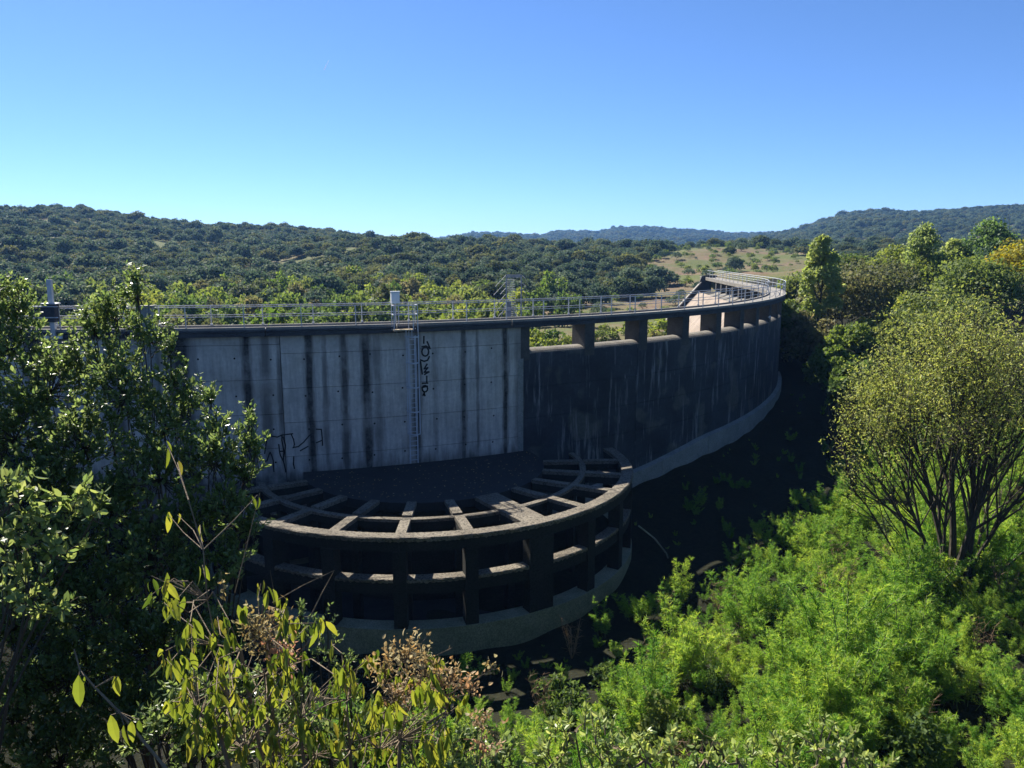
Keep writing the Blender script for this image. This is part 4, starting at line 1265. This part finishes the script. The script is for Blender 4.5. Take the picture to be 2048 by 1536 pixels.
def blob_shrub(name, label, blobs, base, dens, llen, lasp, mat, nleaf, twl, nind, tpl=LEAF6, up=.7, barkm=None, shrink=0):
    """blobs: (px, py, radius px, Y). A shrub whose sprays fill these volumes, with stems running down to base"""
    root = tag(empty(name, base), label, "shrub")
    P, D, N, L = [], [], [], []; S = []; big = []
    b0 = np.array(base)
    for px, py, rp, Y in blobs:
        c = np.array(at(px, py, Y)); r = max(rp * .35, rp - shrink) / F_PX * Y
        # limb from the base to the blob
        prev = b0 + rng.normal(size=3) * .15; mid = (b0 * .45 + c * .55) + np.array([0, 0, -.15]) + rng.normal(size=3) * .12
        big += [(prev, (prev + mid) / 2 + rng.normal(size=3) * .06, .018, .015), ]
        big += [((big[-1][1]), mid, .015, .011), (mid, c, .011, .004)]
        n = max(6, int(dens * (rp / 60.0) ** 2))
        dirs = rand_dir(n); dirs[:, 2] = np.where(dirs[:, 2] < -.55, -dirs[:, 2], dirs[:, 2])
        rad = r * (.25 + .75 * rng.random(n) ** .5)
        st = c + dirs * rad[:, None]
        td = unit(dirs * .8 + np.array([0, 0, up]) + rng.normal(size=(n, 3)) * .35)
        for j in range(n):
            l = twl * rng.uniform(.6, 1.25); p = st[j] - td[j] * l * .5; q = st[j] + td[j] * l * .5
            S.append((p, q, .004, .0018))
            if rng.random() < .3: S.append((c, p, .007, .004))
            m = int(nleaf * rng.uniform(.7, 1.2)); t = rng.random(m) * .75 + .25
            P.append(p + (q - p) * t[:, None]); ld = unit(td[j] * rng.uniform(.45, .9) + rand_dir(m) * .8); D.append(ld)
            N.append(unit(np.cross(np.cross(ld, td[j]), ld) * -1 + rand_dir(m) * .45)); L.append(llen * rng.uniform(.6, 1.2, m))
    P = np.concatenate(P); D = np.concatenate(D); N = np.concatenate(N); L = np.concatenate(L)
    link("stems", build_mesh("stems", [tubes(big, 6) + (0,)], [barkm or M_BARK]), root).location = -b0
    link("twigs", build_mesh("twigs", [tubes(S, 3) + (0,)], [barkm or M_BARK]), root).location = -b0
    for o in root.children: o["kind"] = "stuff"
    leafy(root, tpl, P, D, N, L, L * lasp, mat, nind)
    return root


OAKB = [(-40, 600, 80, 8.6), (30, 610, 62, 8.6), (20, 700, 90, 8.4), (105, 745, 40, 8.4), (190, 655, 50, 8.4), (235, 640, 70, 8.4), (272, 555, 24, 8.3), (275, 590, 35, 8.3), (200, 740, 90, 8.2), (300, 680, 55, 8.1), (100, 790, 110, 8.0),
        (340, 700, 32, 7.9), (345, 760, 40, 7.9), (250, 800, 90, 7.8), (380, 800, 52, 7.8), (330, 860, 80, 7.6), (420, 800, 25, 7.6), (428, 860, 45, 7.5), (30, 880, 120, 7.6), (170, 900, 110, 7.5), (500, 845, 26, 7.3), (498, 890, 35, 7.3), (490, 950, 42, 7.2),
        (430, 930, 70, 7.2), (320, 960, 100, 7.2), (512, 905, 22, 7.2), (90, 1000, 110, 7.2), (220, 1030, 100, 7.1), (460, 1020, 60, 7.0), (500, 1060, 38, 6.9), (390, 1060, 80, 6.9), (300, 1110, 90, 6.8), (460, 1130, 55, 6.7), (100, 1130, 120, 6.8), (200, 1220, 110, 6.7),
        (380, 1180, 80, 6.6), (30, 1260, 120, 6.6), (300, 1300, 110, 6.5), (140, 1360, 120, 6.4), (30, 1440, 120, 6.3), (250, 1450, 120, 6.2), (420, 1300, 80, 6.3), (400, 1430, 110, 6.1), (120, 1530, 120, 6.1), (-50, 1100, 120, 7.0), (-60, 850, 120, 8.0), (-60, 720, 100, 8.4)]
bx_, by_ = -3.6, 7.4
blob_shrub("evergreen_shrub", "tall dense evergreen oak shrub filling the left side in front of the dam", OAKB, (bx_, by_, gz1(bx_, by_)), 34, .06, .5, M_HOLM, 18, .34, 300, shrink=18)
NEARB = [(20, 1010, 48, 3.7), (75, 1030, 36, 3.65), (140, 1010, 40, 3.7), (190, 1030, 26, 3.7), (30, 1090, 50, 3.6), (115, 1085, 38, 3.6), (60, 1165, 44, 3.5), (20, 1220, 40, 3.5), (110, 1215, 30, 3.5)]
blob_shrub("evergreen_sapling", "nearer evergreen shrub with larger bright leaves low at the left edge", NEARB, (-3.5, 3.4, gz1(-3.5, 3.4) + .5), 12, .058, .52, M_HOLM, 13, .2, 200)
BRB = [(1115, 1515, 55, 2.9), (1150, 1465, 42, 2.9), (1215, 1490, 60, 2.85), (1290, 1520, 55, 2.85), (1340, 1495, 40, 2.8), (1410, 1520, 42, 2.8), (1480, 1525, 40, 2.8), (1555, 1500, 34, 2.8), (1640, 1490, 42, 2.75), (1690, 1515, 45, 2.75), (1740, 1530, 34, 2.75), (1600, 1535, 40, 2.7), (1200, 1545, 60, 2.8), (900, 1535, 40, 2.9), (960, 1545, 40, 2.9)]
blob_shrub("bright_shrub", "low shrub with small bright yellow green leaves along the bottom edge", BRB, (.9, 2.75, gz1(.9, 2.75)), 15, .034, .5, M_BRIGHT, 13, .1, 250, up=.9, barkm=M_TWIG)
SPB = [(600, 1230, 16, 4.6), (610, 1270, 16, 4.6), (655, 1240, 26, 4.6), (665, 1290, 28, 4.6), (690, 1330, 22, 4.6), (640, 1330, 30, 4.5), (700, 1370, 26, 4.5)]
blob_shrub("evergreen_sprig", "slim evergreen sprigs rising in front of the tower's mossy base", SPB, (-1.1, 4.6, gz1(-1.1, 4.6)), 26, .03, .45, M_HOLM, 12, .12, 60)


def buddleia():
    base = np.array([-.75, 3.15, gz1(-.75, 3.15)])
    root = tag(empty("drooping_shrub", base), "yellow green shrub with long drooping leaves and dry flower heads at the bottom centre", "shrub")
    S = []; P, D, N, L = [], [], [], []
    tips = []
    reg = [(420, 1260, 60), (520, 1220, 60), (600, 1290, 70), (350, 1290, 40), (450, 1390, 90), (580, 1420, 100), (700, 1430, 90), (380, 1420, 70), (820, 1420, 80), (900, 1390, 40), (780, 1500, 110), (620, 1520, 110), (480, 1520, 100), (690, 1350, 40), (860, 1500, 70), (545, 1330, 60), (760, 1330, 40), (850, 1340, 40), (330, 1190, 30), (420, 1330, 60), (500, 1450, 60)]
    for px, py, rp in reg:
        for _ in range(max(6, int((rp / 21) ** 2))):
            a = rng.random() * 6.283; r = math.sqrt(rng.random()) * rp
            tips.append(np.array(at(px + r * math.cos(a), py + r * math.sin(a) * .9, 3.0 + rng.uniform(-.35, .45))))
    hand = [(335, 890, 3.4), (355, 925, 3.4), (338, 1030, 3.3), (355, 1030, 3.3), (400, 1050, 3.3), (405, 1130, 3.2), (303, 1152, 3.1), (330, 1155, 3.1), (345, 1160, 3.1), (515, 990, 3.3), (365, 1160, 3.1)]
    tips += [np.array(at(*h)) for h in hand]
    hubs = [np.array(at(px, py, 3.1)) for px, py in ((530, 1350), (530, 1430), (600, 1480), (700, 1500), (430, 1440), (800, 1480), (480, 1300))]
    for h in hubs: S.append((base, (base + h) / 2 + rng.normal(size=3) * .05, .014, .012)); S.append((S[-1][1], h, .012, .009))
    sub = [np.array(at(px + rng.normal() * 12, py, 3.1)) for px, py in ((430, 1290), (520, 1270), (590, 1330), (460, 1400), (580, 1440), (690, 1400), (390, 1430), (810, 1420), (880, 1420), (760, 1500), (640, 1510), (500, 1500), (430, 1200), (400, 1100), (380, 1000))]
    for h in sub[:12]:
        g_ = hubs[int(np.argmin([np.linalg.norm(h - q) for q in hubs]))]; S.append((g_, h, .006, .0045))
    for a_, b_ in ((0, 12), (12, 13), (13, 14)): S.append((sub[a_], sub[b_], .0035, .0025))
    hubs += sub
    for ti, tpt_ in enumerate(tips):
        h = hubs[int(np.argmin([np.linalg.norm(tpt_ - h) + (3 if h[2] > tpt_[2] - .03 else 0) for h in hubs]))]
        m = (h + tpt_) / 2 + (rng.normal(size=3) * .03 + np.array([0, 0, .03])) * (1 if ti < len(tips) - len(hand) else .25)
        S += [(h, m, .003, .0023), (m, tpt_, .0023, .0015)]
        k = rng.integers(3, 6) if ti < len(tips) - len(hand) else rng.integers(1, 3)
        for _ in range(k):
            P.append(tpt_ + rng.normal(size=3) * .012); D.append(np.array([rng.normal() * .28, rng.normal() * .28, -1])); N.append(np.array([rng.normal(), rng.normal() - .3, .15])); L.append(rng.uniform(.05, .105))
    # bare twigs
    for a, b, r in (((545, 1205), (670, 1140), .0028), ((620, 1235), (668, 1142), .003), ((470, 1185), (520, 985), .0025), ((560, 1250), (540, 1140), .002), ((820, 1440), (990, 1335), .003), ((740, 1380), (905, 1295), .003), ((330, 1430), (420, 1380), .003), ((420, 1180), (355, 1205), .003), ((960, 1536), (965, 1445), .004), ((450, 1500), (640, 1350), .003), ((720, 1480), (870, 1420), .0028)):
        p, q = np.array(at(*a, 3.05)), np.array(at(*b, 3.0)); m = (p + q) / 2 + rng.normal(size=3) * .008; S += [(p, m, r, r * .8), (m, q, r * .8, r * .4)]
    # low bare branch at left with a few hanging leaves
    br = [np.array(at(x, y, 2.55)) for x, y in ((335, 1540), (285, 1480), (240, 1425), (190, 1375), (160, 1340), (148, 1298))]
    for i in range(5): S.append((br[i], br[i + 1], .006 - .0007 * i, .0053 - .0007 * i))
    for x, y, l in ((158, 1350, .135), (168, 1352, .03), (228, 1352, .08), (235, 1352, .07), (222, 1430, .125), (248, 1450, .095), (278, 1440, .07), (262, 1440, .09)):
        p = np.array(at(x, y, 2.53)); P.append(p); D.append(np.array([rng.normal() * .1, rng.normal() * .1, -1])); N.append(np.array([rng.normal() * .5, -1, .1])); L.append(l)
        j = int(np.argmin([np.linalg.norm(p - b) for b in br])); S.append((br[j], p, .002, .0015))
    P, D, N, L = map(np.array, (P, D, N, L))
    link("stems", build_mesh("stems", [tubes(S, 5) + (0,)], [M_TWIG]), root).location = -base
    root.children[0]["kind"] = "stuff"
    leafy(root, LONG, P, D, N, L, L * .3, M_BUD, 300)
    # dry flower heads: small curled bits on a branching head
    for px, py, w, h, mt in ((535, 1265, 45, 55, M_DRY), (560, 1300, 40, 35, M_RUSTB), (500, 1255, 25, 50, M_DRY), (445, 1175, 10, 25, M_DRY), (815, 1300, 45, 40, M_DRY), (850, 1330, 50, 40, M_DRY), (900, 1350, 45, 30, M_DRY), (940, 1370, 35, 25, M_DRY), (985, 1330, 16, 16, M_DRY), (800, 1385, 50, 30, M_RUSTB), (965, 1440, 30, 30, M_RUSTB), (970, 1500, 35, 22, M_RUSTB), (770, 1330, 30, 40, M_DRY), (860, 1375, 60, 22, M_RUSTB)):
        n = int(w * h / 13); c = np.array(at(px, py, 3.0))
        off = rng.normal(size=(n, 3)) * np.array([w, w * .8, h]) * .5 / F_PX * 3
        V, F = stamp(LONG, off, rand_dir(n), rand_dir(n), .02 * rng.uniform(.5, 1.6, n), .012 * rng.uniform(.5, 1.4, n))
        S2 = [(np.zeros(3) - np.array([0, 0, h * .7 / F_PX * 3]), o_, .0014, .0008) for o_ in off[::4]]
        fh = link("flower_head", build_mesh("flower_head", [(V, F, 0), tubes(S2, 3) + (1,)], [mt, M_TWIG]), root); fh.location = c - base; fh["kind"] = "stuff"
    return root


buddleia()
UND = [(320, 1480, 70, 4.4), (420, 1500, 80, 4.4), (520, 1500, 80, 4.4), (620, 1500, 70, 4.4), (720, 1490, 70, 4.4), (820, 1500, 70, 4.4), (920, 1510, 60, 4.4), (1000, 1530, 50, 4.4), (380, 1400, 50, 4.6), (480, 1390, 60, 4.6), (580, 1420, 50, 4.6)]
blob_shrub("bank_shrub", "dark low evergreen shrub in the shade behind the drooping leaved shrub", UND, (-1.6, 4.6, gz1(-1.6, 4.6)), 30, .05, .5, M_HOLM, 13, .2, 0)

tag(link("fallen_leaves", build_mesh("fallen_leaves", [stamp(LEAF4, FALLEN, rand_dir(len(FALLEN)) * np.array([1, 1, .15]), rand_dir(len(FALLEN)) * .3 + np.array([0, 0, 1]), .13, .07) + (0,)], [M_DRY])), "pale dry leaves fallen on the tower's dark round deck", kind="stuff")

# contrail
p0, p1 = at(648, 140, 3000), at(657, 121, 3000)
M_CLOUD = foliage("white_vapour", [(.5, .52, .55), (.55, .57, .6)], .5, 1.0, 0)
ct = tag(empty("contrail", p0), "short white aircraft trail high in the clear sky", "contrail", kind="stuff")
MB().bar((0, 0, 0), (p1 - p0) * .55, 2.4, n=8).bar((p1 - p0) * .55, p1 - p0, 1.3, n=8).make("trail", M_CLOUD, ct)

# ------------------------------------------------------------------ haze
hz_m, nt, out = new_mat("thin_air")
pv = nd(nt, "ShaderNodeVolumePrincipled", {"Color": (.22, .47, 1.0, 1), "Density": .00013, "Anisotropy": .2})
nt.links.new(pv.outputs[0], out.inputs["Volume"])
lo, hi = float(GV[:, 2].min()) - 6.0, 118.0
mb = MB(); mb.box((0, 0, (lo + hi) / 2), (7000, 7000, hi - lo))
hz = mb.make("haze", hz_m); tag(hz, "thin pale air over the whole valley", kind="stuff")
